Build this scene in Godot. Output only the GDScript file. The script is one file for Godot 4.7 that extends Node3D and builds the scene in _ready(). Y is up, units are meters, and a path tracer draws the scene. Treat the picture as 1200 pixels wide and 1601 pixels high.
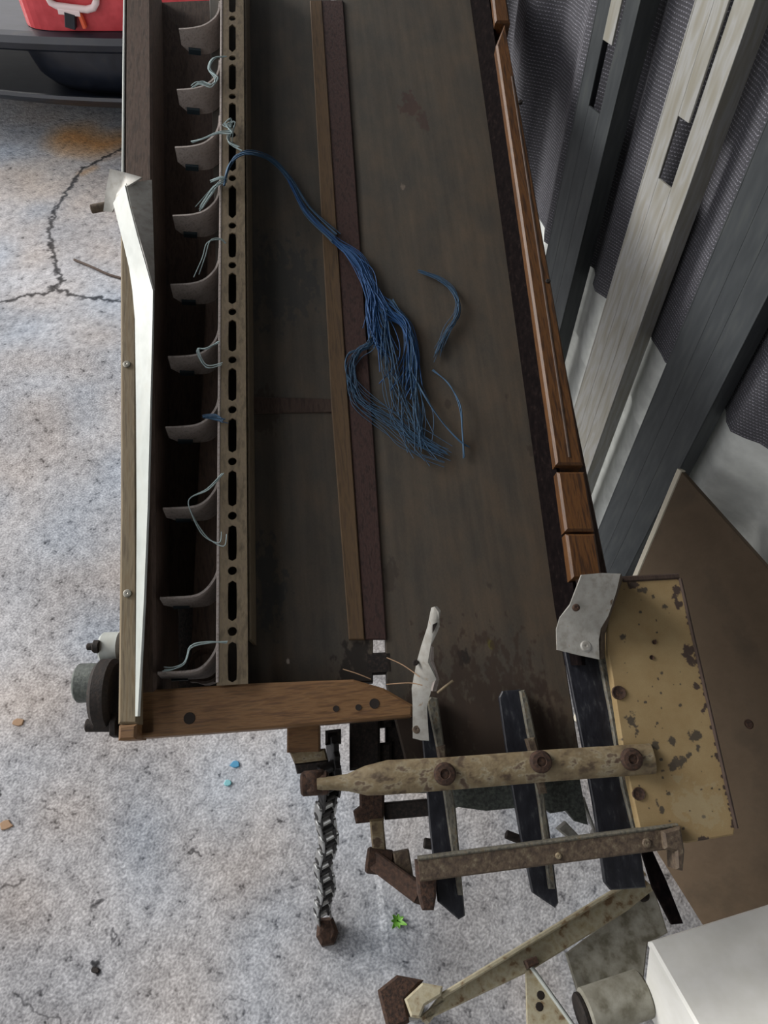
extends Node3D
# A farm shed seen from standing height: a sloping conveyor table with a blade gate, a net wall on the right, concrete floor.

const FOCAL := 1156.0          # lens, in pixels of the 1200 x 1601 frame
const PITCH := 54.0
const EYE := Vector3(0, 1.6, 0)

var cam_up: Vector3
var cam_fwd: Vector3
var bed: Transform3D           # x across the table, y out of its bed, -z up along it
var wall: Transform3D          # x along the net wall towards the viewer, y up, z into the shed
var fr := Transform3D()        # frame of the thing being built
var rng := RandomNumberGenerator.new()
var M := {}
var used := {}
var uvr := Rect2(0, 0, 1, 1)     # where a plate's own picture lies on it

# ------------------------------------------------------------------ survey
func ray(x: float, y: float) -> Vector3:
	return cam_fwd + Vector3.RIGHT * ((x - 600.0) / FOCAL) + cam_up * ((800.5 - y) / FOCAL)

func on_plane(x: float, y: float, p: Vector3, n: Vector3) -> Vector3:
	var r := ray(x, y)
	return EYE + r * ((p - EYE).dot(n) / r.dot(n))

func loc(p: Vector3) -> Vector3:
	return fr.affine_inverse() * p

func B(x: float, y: float, h := 0.0) -> Vector3:      # on the bed, h above it, in the frame of the thing
	return loc(on_plane(x, y, bed.origin + bed.basis.y * h, bed.basis.y))

func G(x: float, y: float, h := 0.0) -> Vector3:      # on the ground, h above it
	return loc(on_plane(x, y, Vector3(0, h, 0), Vector3.UP))

func N(x: float, y: float, o := 0.0) -> Vector3:      # on the net wall, o in front of it
	return loc(on_plane(x, y, wall.origin + wall.basis.z * o, wall.basis.z))

func Bs(l: Array, h := 0.0) -> Array:
	var r := []
	for p in l: r.append(B(p[0], p[1], p[2] if p.size() > 2 else h))
	return r

func Gs(l: Array, h := 0.0) -> Array:
	var r := []
	for p in l: r.append(G(p[0], p[1], p[2] if p.size() > 2 else h))
	return r

# ------------------------------------------------------------------ nodes
func numbered(n: String) -> String:
	if not used.has(n):
		used[n] = 0
		return n
	used[n] += 1
	return "%s_%03d" % [n, used[n]]

func tag(o: Node, label: String, category: String, group := "") -> void:
	o.set_meta("label", label)
	o.set_meta("category", category)
	if group != "": o.set_meta("group", group)

func thing(called: String, label: String, category: String, at: Transform3D, group := "") -> Node3D:
	var o := Node3D.new()
	o.name = numbered(called)
	add_child(o)
	o.transform = at
	fr = at
	tag(o, label, category, group)
	return o

func put(parent: Node, called: String, st: SurfaceTool, m: Material) -> MeshInstance3D:
	var o := MeshInstance3D.new()
	o.name = called if parent != self else numbered(called)
	o.mesh = st.commit()
	o.material_override = m
	parent.add_child(o, true)
	return o

func solo(called: String, label: String, category: String, at: Transform3D, st: SurfaceTool, m: Material, group := "") -> MeshInstance3D:
	var o := put(self, called, st, m)
	o.transform = at
	tag(o, label, category, group)
	return o

func S() -> SurfaceTool:
	var st := SurfaceTool.new()
	st.begin(Mesh.PRIMITIVE_TRIANGLES)
	return st

# ------------------------------------------------------------------ shapes
func t3(st: SurfaceTool, a: Vector3, b: Vector3, c: Vector3, na: Vector3, nb: Vector3, nc: Vector3, ua := Vector2.ZERO, ub := Vector2.ZERO, uc := Vector2.ZERO) -> void:
	if (b - a).cross(c - a).dot(na + nb + nc) > 0.0:
		var t := b; b = c; c = t
		t = nb; nb = nc; nc = t
		var w := ub; ub = uc; uc = w
	st.set_normal(na); st.set_uv(ua); st.add_vertex(a)
	st.set_normal(nb); st.set_uv(ub); st.add_vertex(b)
	st.set_normal(nc); st.set_uv(uc); st.add_vertex(c)

func flat(st: SurfaceTool, a: Vector3, b: Vector3, c: Vector3, out: Vector3) -> void:
	var n := (b - a).cross(c - a)
	if n.length_squared() < 1e-16: return
	n = n.normalized()
	if n.dot(out) < 0.0: n = -n
	t3(st, a, b, c, n, n, n, uv_of(a), uv_of(b), uv_of(c))

func uv_of(p: Vector3) -> Vector2:
	return (Vector2(p.x, p.z) - uvr.position) / uvr.size

func quad(st: SurfaceTool, a: Vector3, b: Vector3, c: Vector3, d: Vector3, out: Vector3) -> void:
	flat(st, a, b, c, out); flat(st, a, c, d, out)

func prism(st: SurfaceTool, top: Array, t: float, bevel := 0.0, down := Vector3.DOWN) -> void:
	# a plate: its outline on top, t thick along down, with bevelled upper edges
	var n := top.size()
	var flat2 := PackedVector2Array()
	for p in top: flat2.append(Vector2(p.x, p.z))
	var area := 0.0
	for i in n: area += flat2[i].cross(flat2[(i + 1) % n])
	var s := 1.0 if area > 0.0 else -1.0
	var up := []
	var mid := []
	var low := []
	for i in n:
		var e0 := (flat2[i] - flat2[(i - 1 + n) % n]).normalized()
		var e1 := (flat2[(i + 1) % n] - flat2[i]).normalized()
		var m0 := Vector2(-e0.y, e0.x) * s
		var m1 := Vector2(-e1.y, e1.x) * s
		var m := (m0 + m1).normalized()
		var k: float = bevel / maxf(m.dot(m0), 0.4)
		var p: Vector3 = top[i]
		up.append(p + Vector3(m.x, 0, m.y) * k)
		mid.append(p + down * bevel)
		low.append(p + down * t)
	var idx := Geometry2D.triangulate_polygon(flat2)
	for i in range(0, idx.size(), 3):
		flat(st, up[idx[i]], up[idx[i + 1]], up[idx[i + 2]], -down)
		flat(st, low[idx[i]], low[idx[i + 1]], low[idx[i + 2]], down)
	for i in n:
		var j := (i + 1) % n
		var e := flat2[j] - flat2[i]
		var o := Vector3(e.y, 0, -e.x) * s
		if bevel > 0.0: quad(st, up[i], up[j], mid[j], mid[i], o.normalized() - down)
		quad(st, mid[i], mid[j], low[j], low[i], o)

func bar(st: SurfaceTool, a: Vector3, b: Vector3, side: Vector3, w: float, t: float, c := 0.002) -> void:
	# a bar from a to b, w wide along side, t thick, chamfered
	var ax := (b - a).normalized()
	var x := (side - ax * side.dot(ax)).normalized()
	var y := x.cross(ax)
	c = minf(c, minf(w, t) * 0.45)
	var sec := [Vector2(w / 2 - c, t / 2), Vector2(w / 2, t / 2 - c), Vector2(w / 2, -t / 2 + c), Vector2(w / 2 - c, -t / 2), Vector2(-w / 2 + c, -t / 2), Vector2(-w / 2, -t / 2 + c), Vector2(-w / 2, t / 2 - c), Vector2(-w / 2 + c, t / 2)]
	var r0 := []
	var r1 := []
	for q in sec:
		r0.append(a + x * q.x + y * q.y)
		r1.append(b + x * q.x + y * q.y)
	for i in 8:
		var j := (i + 1) % 8
		var m: Vector2 = sec[i] + sec[j]
		quad(st, r0[i], r0[j], r1[j], r1[i], x * m.x + y * m.y)
		if i > 0 and i < 7:
			flat(st, r0[0], r0[i], r0[j], -ax)
			flat(st, r1[0], r1[i], r1[j], ax)

func lathe(st: SurfaceTool, at: Vector3, axis: Vector3, prof: Array, n := 20) -> void:
	# prof: [radius, distance along the axis]; sharp where steps repeat
	var ax := axis.normalized()
	var x := ax.cross(Vector3(0.31, 0.87, 0.38)).normalized()
	var y := ax.cross(x)
	for k in prof.size() - 1:
		var p: Array = prof[k]
		var q: Array = prof[k + 1]
		var dr: float = q[0] - p[0]
		var dt: float = q[1] - p[1]
		if absf(dr) + absf(dt) < 1e-7: continue
		for i in n:
			var a0 := TAU * i / n
			var a1 := TAU * (i + 1) / n
			var d0 := x * cos(a0) + y * sin(a0)
			var d1 := x * cos(a1) + y * sin(a1)
			var n0 := (d0 * dt - ax * dr).normalized()
			var n1 := (d1 * dt - ax * dr).normalized()
			var v00: Vector3 = at + d0 * p[0] + ax * p[1]
			var v01: Vector3 = at + d1 * p[0] + ax * p[1]
			var v10: Vector3 = at + d0 * q[0] + ax * q[1]
			var v11: Vector3 = at + d1 * q[0] + ax * q[1]
			if p[0] > 1e-6: t3(st, v00, v01, v11, n0, n1, n1)
			if q[0] > 1e-6: t3(st, v00, v11, v10, n0, n1, n0)

func rod(st: SurfaceTool, a: Vector3, b: Vector3, r: float, n := 16, c := 0.0015) -> void:
	var l := (b - a).length()
	c = minf(c, minf(r, l) * 0.4)
	lathe(st, a, b - a, [[0.0, 0.0], [r - c, 0.0], [r, c], [r, l - c], [r - c, l], [0.0, l]], n)

func tube(st: SurfaceTool, pts: Array, r: float, n := 5) -> void:
	var prev := []
	var x := Vector3.ZERO
	for k in pts.size():
		var p: Vector3 = pts[k]
		var a: Vector3 = pts[maxi(k - 1, 0)]
		var b: Vector3 = pts[mini(k + 1, pts.size() - 1)]
		var ax := (b - a).normalized()
		if k == 0: x = ax.cross(Vector3(0.3, 0.9, 0.2)).normalized()
		x = (x - ax * x.dot(ax)).normalized()
		var y := ax.cross(x)
		var ring := []
		for i in n: ring.append([p + (x * cos(TAU * i / n) + y * sin(TAU * i / n)) * r, x * cos(TAU * i / n) + y * sin(TAU * i / n)])
		if k > 0:
			for i in n:
				var j := (i + 1) % n
				t3(st, prev[i][0], prev[j][0], ring[j][0], prev[i][1], prev[j][1], ring[j][1])
				t3(st, prev[i][0], ring[j][0], ring[i][0], prev[i][1], ring[j][1], ring[i][1])
		prev = ring

func spline(pts: Array, per := 6) -> Array:
	var r := []
	for k in pts.size() - 1:
		var p0: Vector3 = pts[maxi(k - 1, 0)]
		var p1: Vector3 = pts[k]
		var p2: Vector3 = pts[k + 1]
		var p3: Vector3 = pts[mini(k + 2, pts.size() - 1)]
		for i in per: r.append(p1.cubic_interpolate(p2, p0, p3, float(i) / per))
	r.append(pts[-1])
	return r

func sheet(st: SurfaceTool, rows: Array, t: float, smooth := true) -> void:
	# a sheet through rows of points, t thick, with closed edges
	var nr := rows.size()
	var nc: int = rows[0].size()
	var nm := []
	for i in nr:
		var l := []
		for j in nc:
			var a: Vector3 = rows[mini(i + 1, nr - 1)][j] - rows[maxi(i - 1, 0)][j]
			var b: Vector3 = rows[i][mini(j + 1, nc - 1)] - rows[i][maxi(j - 1, 0)]
			l.append(a.cross(b).normalized())
		nm.append(l)
	for i in nr - 1:
		for j in nc - 1:
			var c := [[i, j], [i, j + 1], [i + 1, j + 1], [i + 1, j]]
			for s in [1.0, -1.0]:
				var v := []
				var n := []
				var uv := []
				for q in c:
					v.append(rows[q[0]][q[1]] + nm[q[0]][q[1]] * (t * 0.5 * s))
					n.append(nm[q[0]][q[1]] * s)
					uv.append(Vector2(float(q[1]) / (nc - 1), float(q[0]) / (nr - 1)))
				if smooth:
					t3(st, v[0], v[1], v[2], n[0], n[1], n[2], uv[0], uv[1], uv[2])
					t3(st, v[0], v[2], v[3], n[0], n[2], n[3], uv[0], uv[2], uv[3])
				else:
					quad(st, v[0], v[1], v[2], v[3], n[0] + n[1] + n[2] + n[3])
	for i in nr - 1:
		for j in [0, nc - 1]:
			var e: Vector3 = (rows[i][j] - rows[i][1 if j == 0 else nc - 2]).normalized()
			quad(st, rows[i][j] + nm[i][j] * t / 2, rows[i + 1][j] + nm[i + 1][j] * t / 2, rows[i + 1][j] - nm[i + 1][j] * t / 2, rows[i][j] - nm[i][j] * t / 2, e)
	for j in nc - 1:
		for i in [0, nr - 1]:
			var e: Vector3 = (rows[i][j] - rows[1 if i == 0 else nr - 2][j]).normalized()
			quad(st, rows[i][j] + nm[i][j] * t / 2, rows[i][j + 1] + nm[i][j + 1] * t / 2, rows[i][j + 1] - nm[i][j + 1] * t / 2, rows[i][j] - nm[i][j] * t / 2, e)

func slot_cell(st: SurfaceTool, x0: float, x1: float, z0: float, z1: float, xs: float, zs: float, y: float, t: float) -> void:
	# one rectangle of perforated strip with a rounded slot 2*xs wide and 2*zs long in it
	var c := Vector2((x0 + x1) / 2, (z0 + z1) / 2)
	var hx := (x1 - x0) / 2
	var hz := (z1 - z0) / 2
	var angs := []
	for i in 28: angs.append(TAU * i / 28.0)
	for q in [[1, 1], [1, -1], [-1, 1], [-1, -1]]: angs.append(fposmod(atan2(hz * q[1], hx * q[0]), TAU))
	angs.sort()
	var inn := []
	var outr := []
	for a in angs:
		var d := Vector2(cos(a), sin(a))
		var k: float = minf(hx / maxf(absf(d.x), 1e-6), hz / maxf(absf(d.y), 1e-6))
		outr.append(c + d * k)
		# the slot: a capsule of radius xs along z
		var half := maxf(zs - xs, 0.0)
		var r := xs / maxf(absf(d.x), 1e-6)
		if absf(d.y) * r > half:
			var bq := -d.y * signf(d.y) * half
			r = -bq + sqrt(maxf(bq * bq - half * half + xs * xs, 0.0))
		inn.append(c + d * r)
	var n: int = angs.size()
	for i in n:
		var j := (i + 1) % n
		var a3 := Vector3(inn[i].x, y, inn[i].y)
		var b3 := Vector3(inn[j].x, y, inn[j].y)
		var c3 := Vector3(outr[j].x, y, outr[j].y)
		var d3 := Vector3(outr[i].x, y, outr[i].y)
		var dn := Vector3(0, -t, 0)
		quad(st, a3, b3, c3, d3, Vector3.UP)
		quad(st, a3 + dn, b3 + dn, c3 + dn, d3 + dn, Vector3.DOWN)
		quad(st, a3, b3, b3 + dn, a3 + dn, Vector3(c.x, y, c.y) - a3)

# ------------------------------------------------------------------ materials
func noise_tex(sd: int, freq: float, stops: Array, oct := 4, kind := FastNoiseLite.TYPE_SIMPLEX_SMOOTH, px := 512) -> NoiseTexture2D:
	var f := FastNoiseLite.new()
	f.seed = sd
	f.noise_type = kind
	f.frequency = freq
	f.fractal_octaves = oct
	f.fractal_gain = 0.6
	var g := Gradient.new()
	var offs := PackedFloat32Array()
	var cols := PackedColorArray()
	for s in stops:
		offs.append(s[0]); cols.append(s[1])
	g.offsets = offs
	g.colors = cols
	var t := NoiseTexture2D.new()
	t.width = px; t.height = px
	t.seamless = true
	t.noise = f
	t.color_ramp = g
	return t

func bump_tex(sd: int, freq: float, strength: float, oct := 4) -> NoiseTexture2D:
	var f := FastNoiseLite.new()
	f.seed = sd
	f.frequency = freq
	f.fractal_octaves = oct
	var t := NoiseTexture2D.new()
	t.width = 512; t.height = 512
	t.seamless = true
	t.noise = f
	t.as_normal_map = true
	t.bump_strength = strength
	return t

func c8(r: float, g: float, b: float) -> Color:
	return Color(r / 255.0, g / 255.0, b / 255.0)

func mat(called: String, tex: Texture2D, rough := 0.8, metal := 0.0, sc := Vector3.ONE * 4.0, nrm: Texture2D = null, nscale := 0.5) -> StandardMaterial3D:
	var m := StandardMaterial3D.new()
	m.resource_name = called
	m.albedo_texture = tex
	m.roughness = rough
	m.metallic = metal
	m.uv1_triplanar = true
	m.uv1_scale = sc
	if nrm:
		m.normal_enabled = true
		m.normal_texture = nrm
		m.normal_scale = nscale
	M[called] = m
	return m

func plain(called: String, c: Color, rough := 0.7, metal := 0.0) -> StandardMaterial3D:
	var m := StandardMaterial3D.new()
	m.resource_name = called
	m.albedo_color = c
	m.roughness = rough
	m.metallic = metal
	M[called] = m
	return m

func materials() -> void:
	var grain := bump_tex(5, 0.03, 3.0)
	var pits := bump_tex(6, 0.06, 4.0)
	var wt := noise_tex(11, 0.012, [[0.2, c8(84, 58, 34)], [0.45, c8(106, 76, 45)], [0.6, c8(114, 84, 52)], [0.85, c8(92, 66, 40)]])
	mat("beam_wood", wt, 0.6, 0, Vector3(2.0, 22, 22), grain, 0.3)
	var wt2 := noise_tex(12, 0.012, [[0.2, c8(56, 34, 16)], [0.45, c8(86, 54, 24)], [0.6, c8(96, 62, 28)], [0.85, c8(66, 42, 20)]])
	mat("edge_wood", wt2, 0.55, 0, Vector3(22, 22, 2.0), grain, 0.35)
	var wt3 := noise_tex(13, 0.012, [[0.2, c8(92, 80, 62)], [0.5, c8(118, 106, 84)], [0.8, c8(106, 90, 66)]])
	mat("batten_wood", wt3, 0.7, 0, Vector3(22, 22, 1.6), grain, 0.3)
	var wt4 := noise_tex(14, 0.012, [[0.2, c8(68, 52, 34)], [0.5, c8(88, 68, 44)], [0.8, c8(76, 58, 40)]])
	mat("lath_wood", wt4, 0.75, 0, Vector3(22, 22, 1.6), grain, 0.3)
	var wt5 := noise_tex(15, 0.02, [[0.2, c8(56, 44, 36)], [0.5, c8(80, 64, 54)], [0.8, c8(68, 52, 44)]])
	mat("rail_wood", wt5, 0.75, 0, Vector3(12, 12, 2.0), grain, 0.3)
	mat("trough_wood", noise_tex(16, 0.02, [[0.2, c8(46, 34, 28)], [0.55, c8(66, 52, 44)], [0.8, c8(54, 40, 34)]]), 0.85, 0, Vector3(10, 10, 2.0), grain, 0.3)
	mat("red_strip", noise_tex(18, 0.03, [[0.2, c8(44, 30, 28)], [0.5, c8(66, 46, 42)], [0.8, c8(54, 36, 34)]]), 0.6, 0.2, Vector3(8, 8, 3), pits, 0.2)
	mat("black_rubber", noise_tex(19, 0.03, [[0.2, c8(12, 9, 10)], [0.7, c8(22, 17, 17)], [0.9, c8(40, 32, 30)]]), 0.85, 0, Vector3(6, 6, 3), pits, 0.2)
	mat("tine_black", noise_tex(20, 0.02, [[0.2, c8(16, 18, 27)], [0.7, c8(32, 34, 42)], [0.95, c8(66, 68, 70)]]), 0.5, 0.0, Vector3(8, 8, 3), pits, 0.15)
	mat("tine_grey", noise_tex(21, 0.03, [[0.2, c8(70, 68, 62)], [0.55, c8(112, 110, 100)], [0.85, c8(96, 82, 62)]]), 0.6, 0.2, Vector3(8, 8, 4), pits, 0.2)
	mat("slotted_steel", noise_tex(22, 0.02, [[0.2, c8(80, 70, 54)], [0.5, c8(104, 92, 72)], [0.85, c8(92, 80, 66)]]), 0.6, 0.1, Vector3(8, 8, 3), pits, 0.15)
	mat("vane_grey", noise_tex(23, 0.02, [[0.2, c8(126, 118, 114)], [0.5, c8(158, 150, 146)], [0.85, c8(138, 128, 122)]]), 0.75, 0, Vector3(9, 9, 9), pits, 0.15)
	plain("vane_tip", c8(28, 44, 52), 0.7)
	mat("white_paint", noise_tex(24, 0.01, [[0.15, c8(160, 166, 163)], [0.5, c8(178, 184, 181)], [0.9, c8(170, 173, 167)]]), 0.45, 0, Vector3(5, 5, 2), pits, 0.05)
	mat("grey_sheet", noise_tex(25, 0.015, [[0.1, c8(134, 130, 122)], [0.5, c8(158, 157, 152)], [0.82, c8(168, 167, 163)], [0.97, c8(134, 110, 84)]]), 0.5, 0.15, Vector3(7, 7, 7), pits, 0.1)
	mat("worn_paint", noise_tex(27, 0.016, [[0.0, c8(60, 48, 38)], [0.22, c8(84, 70, 54)], [0.36, c8(116, 102, 78)], [0.56, c8(126, 112, 86)], [0.7, c8(142, 134, 112)], [0.8, c8(92, 76, 62)], [1.0, c8(66, 52, 44)]], 4), 0.65, 0.05, Vector3(3, 5, 5), pits, 0.25)
	mat("rust", noise_tex(28, 0.03, [[0.2, c8(36, 26, 21)], [0.5, c8(60, 42, 33)], [0.8, c8(78, 56, 42)]]), 0.9, 0.1, Vector3(9, 9, 9), pits, 0.4)
	mat("rusty_bar", noise_tex(29, 0.02, [[0.15, c8(62, 51, 43)], [0.5, c8(84, 71, 58)], [0.7, c8(94, 82, 67)], [0.9, c8(118, 110, 92)]]), 0.75, 0.1, Vector3(9, 9, 9), pits, 0.3)
	mat("dark_iron", noise_tex(30, 0.03, [[0.2, c8(22, 19, 18)], [0.6, c8(40, 33, 30)], [0.9, c8(62, 50, 42)]]), 0.75, 0.2, Vector3(9, 9, 9), pits, 0.3)
	mat("grey_iron", noise_tex(31, 0.03, [[0.2, c8(70, 74, 72)], [0.6, c8(96, 102, 98)], [0.9, c8(116, 120, 112)]]), 0.5, 0.2, Vector3(9, 9, 9), pits, 0.2)
	M.black_rubber.metallic_specular = 0.12
	plain("chain_silver", c8(170, 172, 172), 0.35, 0.7)
	plain("chain_black", c8(30, 29, 30), 0.5, 0.4)
	plain("screw_steel", c8(150, 148, 140), 0.4, 0.6)
	plain("hole_dark", c8(26, 18, 13), 0.9)
	plain("rope_blue", c8(20, 70, 120), 0.6)
	plain("rope_faded", c8(48, 80, 108), 0.7)
	plain("rope_pale", c8(150, 168, 170), 0.75)
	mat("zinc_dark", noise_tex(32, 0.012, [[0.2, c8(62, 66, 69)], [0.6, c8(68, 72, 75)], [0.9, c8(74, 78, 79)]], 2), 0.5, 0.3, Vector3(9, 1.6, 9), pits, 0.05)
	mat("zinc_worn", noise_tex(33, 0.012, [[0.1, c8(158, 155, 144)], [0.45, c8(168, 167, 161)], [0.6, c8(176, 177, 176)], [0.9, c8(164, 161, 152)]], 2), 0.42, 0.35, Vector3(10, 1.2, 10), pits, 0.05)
	mat("skirt_white", noise_tex(34, 0.01, [[0.2, c8(206, 210, 208)], [0.8, c8(232, 236, 234)]]), 0.6, 0, Vector3(3, 3, 3))
	mat("brown_board", noise_tex(35, 0.01, [[0.1, c8(74, 61, 46)], [0.5, c8(87, 72, 55)], [0.9, c8(80, 65, 48)]], 6), 0.8, 0, Vector3(1.1, 1.1, 1.1), pits, 0.1)
	plain("board_edge", c8(206, 200, 184), 0.7)
	mat("box_white", noise_tex(36, 0.01, [[0.2, c8(238, 238, 232)], [0.8, c8(246, 246, 242)]]), 0.4, 0, Vector3(3, 3, 3))
	mat("cast_cream", noise_tex(37, 0.014, [[0.0, c8(92, 72, 50)], [0.22, c8(120, 100, 74)], [0.3, c8(148, 138, 114)], [0.55, c8(166, 160, 138)], [0.82, c8(150, 140, 112)], [1.0, c8(112, 90, 64)]], 5), 0.6, 0, Vector3(4, 4, 4), pits, 0.12)
	mat("dull_sheet", noise_tex(38, 0.012, [[0.15, c8(106, 102, 88)], [0.5, c8(148, 146, 134)], [0.85, c8(168, 166, 156)]], 5), 0.6, 0.1, Vector3(4, 4, 4), pits, 0.1)
	mat("tub_black", noise_tex(39, 0.01, [[0.2, c8(18, 22, 31)], [0.7, c8(28, 33, 44)], [0.9, c8(42, 42, 44)]]), 0.4, 0, Vector3(2, 2, 2))
	mat("red_plastic", noise_tex(40, 0.008, [[0.2, c8(172, 44, 52)], [0.8, c8(200, 70, 76)]]), 0.4, 0, Vector3(2, 2, 2))
	plain("pink_white", c8(228, 208, 208), 0.5)
	plain("orange_line", c8(220, 96, 60), 0.5)
	mat("leaf_brown", noise_tex(41, 0.05, [[0.2, c8(70, 52, 38)], [0.5, c8(120, 92, 64)], [0.8, c8(96, 88, 60)]]), 0.8, 0, Vector3(20, 20, 20))
	plain("leaf_green", c8(96, 150, 50), 0.6)
	plain("chip_blue", c8(70, 140, 178), 0.6)
	plain("chip_teal", c8(120, 178, 186), 0.6)
	plain("leaf_dry", c8(150, 122, 96), 0.8)
	mat("roof_sheet", noise_tex(42, 0.02, [[0.2, c8(80, 78, 74)], [0.8, c8(110, 108, 104)]]), 0.8)
	mat("ground_out", noise_tex(43, 0.02, [[0.2, c8(120, 122, 116)], [0.8, c8(160, 160, 156)]]), 0.95)
	# net: dark knitted cloth with rows of small pale stitches
	var im := Image.create(256, 256, false, Image.FORMAT_RGB8)
	var r2 := RandomNumberGenerator.new()
	r2.seed = 3
	im.fill(c8(66, 66, 72))
	for j in 16:
		for i in 16:
			var k := r2.randf_range(0.45, 1.0)
			for t in 11:
				var px := (i * 16 + t + (8 if j % 2 else 0)) % 256
				var py := j * 16 + 5 + int(absf(t - 5.0) * 0.7)
				for q in 4: im.set_pixel(px, py + q, c8(66, 66, 72).lerp(c8(168, 168, 180), k * (1.0 if q in [1, 2] else 0.5)))
	im.generate_mipmaps()
	var nm := StandardMaterial3D.new()
	nm.resource_name = "net_cloth"
	nm.albedo_texture = ImageTexture.create_from_image(im)
	nm.roughness = 0.9
	nm.uv1_scale = Vector3(34, 20, 1)
	M["net_cloth"] = nm

# ------------------------------------------------------------------ concrete
func seg_dist(p: Vector2, a: Vector2, b: Vector2) -> float:
	return p.distance_to(Geometry2D.get_closest_point_to_segment(p, a, b))

func layer(sd: int, freq: float, oct: int, w: int, h: int, x0: float, z0: float, step: float) -> PackedByteArray:
	var f := FastNoiseLite.new()
	f.seed = sd
	f.noise_type = FastNoiseLite.TYPE_SIMPLEX_SMOOTH
	f.frequency = freq * step
	f.fractal_octaves = oct
	f.fractal_gain = 0.65
	f.offset = Vector3(x0 / step, z0 / step, 0)
	return f.get_image(w, h, false, false, false).get_data()

func concrete(x0: float, z0: float, x1: float, z1: float, step: float, marks: Array) -> StandardMaterial3D:
	var w := int((x1 - x0) / step)
	var h := int((z1 - z0) / step)
	var big := layer(101, 1.3, 4, w, h, x0, z0, step)
	var mid := layer(102, 28.0, 4, w, h, x0, z0, step)
	var fine := layer(103, 150.0, 3, w, h, x0, z0, step)
	var hue := layer(104, 2.4, 2, w, h, x0, z0, step)
	var wob := layer(105, 22.0, 3, w, h, x0, z0, step)
	var shade := PackedFloat32Array()
	shade.resize(w * h)
	shade.fill(1.0)
	var warm := PackedFloat32Array()
	warm.resize(w * h)
	for mk in marks:
		var kind: String = mk[0]
		var pts: Array = mk[1]
		var wid: float = mk[2]
		for k in pts.size() - 1:
			var a: Vector2 = pts[k]
			var b: Vector2 = pts[k + 1]
			var pad := wid * 1.3 + 0.03
			var i0 := clampi(int((minf(a.x, b.x) - pad - x0) / step), 0, w)
			var i1 := clampi(int((maxf(a.x, b.x) + pad - x0) / step), 0, w)
			var j0 := clampi(int((minf(a.y, b.y) - pad - z0) / step), 0, h)
			var j1 := clampi(int((maxf(a.y, b.y) + pad - z0) / step), 0, h)
			for j in range(j0, j1):
				for i in range(i0, i1):
					var at := j * w + i
					var p := Vector2(x0 + i * step, z0 + j * step)
					var d := seg_dist(p, a, b)
					if kind == "crack":
						p += Vector2(wob[at] - 128, wob[(at + 977) % (w * h)] - 128) * 0.00014
						d = seg_dist(p, a, b)
						var dd := wid * (0.5 + wob[at] / 255.0)
						if d < dd: shade[at] = minf(shade[at], mk[3] + (1.0 - mk[3]) * d / dd * 0.6)
						elif d < dd * 3.0: shade[at] = minf(shade[at], 0.86 + 0.07 * d / dd)
					elif kind == "rust":
						var k2 := clampf(1.0 - d / wid + (big[at] - 128) / 300.0, 0.0, 1.0)
						warm[at] = maxf(warm[at], k2 * mk[3])
					else:
						if d < wid * (0.6 + wob[at] / 300.0): shade[at] = maxf(shade[at], mk[3])
	var out := PackedByteArray()
	out.resize(w * h * 3)
	var hb := PackedByteArray()
	hb.resize(w * h)
	for at in w * h:
		var m := mid[at] - 128
		var f2 := fine[at] - 128
		var v := 157.0 + (big[at] - 128) * 0.26 + m * 0.26 + f2 * 0.46
		if m < -52: v += (m + 52) * 1.8
		var hgt := 128.0 + m * 0.5 + f2 * 0.5
		v *= shade[at]
		hgt -= (1.0 - minf(shade[at], 1.0)) * 90.0
		var wq := warm[at]
		var hu := (hue[at] - 128) * 0.07
		var o := at * 3
		out[o] = clampi(int(v * (1.0 + wq * 0.02) + hu), 0, 255)
		out[o + 1] = clampi(int(v * (1.0 - wq * 0.28)), 0, 255)
		out[o + 2] = clampi(int(v * (1.0 - wq * 0.62) + 3.0 - hu), 0, 255)
		hb[at] = clampi(int(hgt), 0, 255)
	var m2 := StandardMaterial3D.new()
	m2.albedo_texture = ImageTexture.create_from_image(Image.create_from_data(w, h, false, Image.FORMAT_RGB8, out))
	var hi := Image.create_from_data(w, h, false, Image.FORMAT_L8, hb)
	hi.bump_map_to_normal_map(2.5)
	m2.normal_enabled = true
	m2.normal_texture = ImageTexture.create_from_image(hi)
	m2.normal_scale = 0.7
	m2.roughness = 0.92
	return m2

func slab(st: SurfaceTool, x0: float, z0: float, x1: float, z1: float, ux0: float, uz0: float, ux1: float, uz1: float) -> void:
	var c := [Vector3(x0, 0, z0), Vector3(x1, 0, z0), Vector3(x1, 0, z1), Vector3(x0, 0, z1)]
	var uv := []
	for p in c: uv.append(Vector2((p.x - ux0) / (ux1 - ux0), (p.z - uz0) / (uz1 - uz0)))
	t3(st, c[0], c[1], c[2], Vector3.UP, Vector3.UP, Vector3.UP, uv[0], uv[1], uv[2])
	t3(st, c[0], c[2], c[3], Vector3.UP, Vector3.UP, Vector3.UP, uv[0], uv[2], uv[3])
	var dn := Vector3(0, -0.15, 0)
	for i in 4:
		var j := (i + 1) % 4
		var e: Vector3 = c[j] - c[i]
		quad(st, c[i], c[j], c[j] + dn, c[i] + dn, Vector3(e.z, 0, -e.x))
	quad(st, c[0] + dn, c[1] + dn, c[2] + dn, c[3] + dn, Vector3.DOWN)

func flat2(l: Array) -> Array:
	fr = Transform3D()
	var r := []
	for p in l:
		var g := G(p[0], p[1])
		r.append(Vector2(g.x, g.z))
	return r

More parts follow.
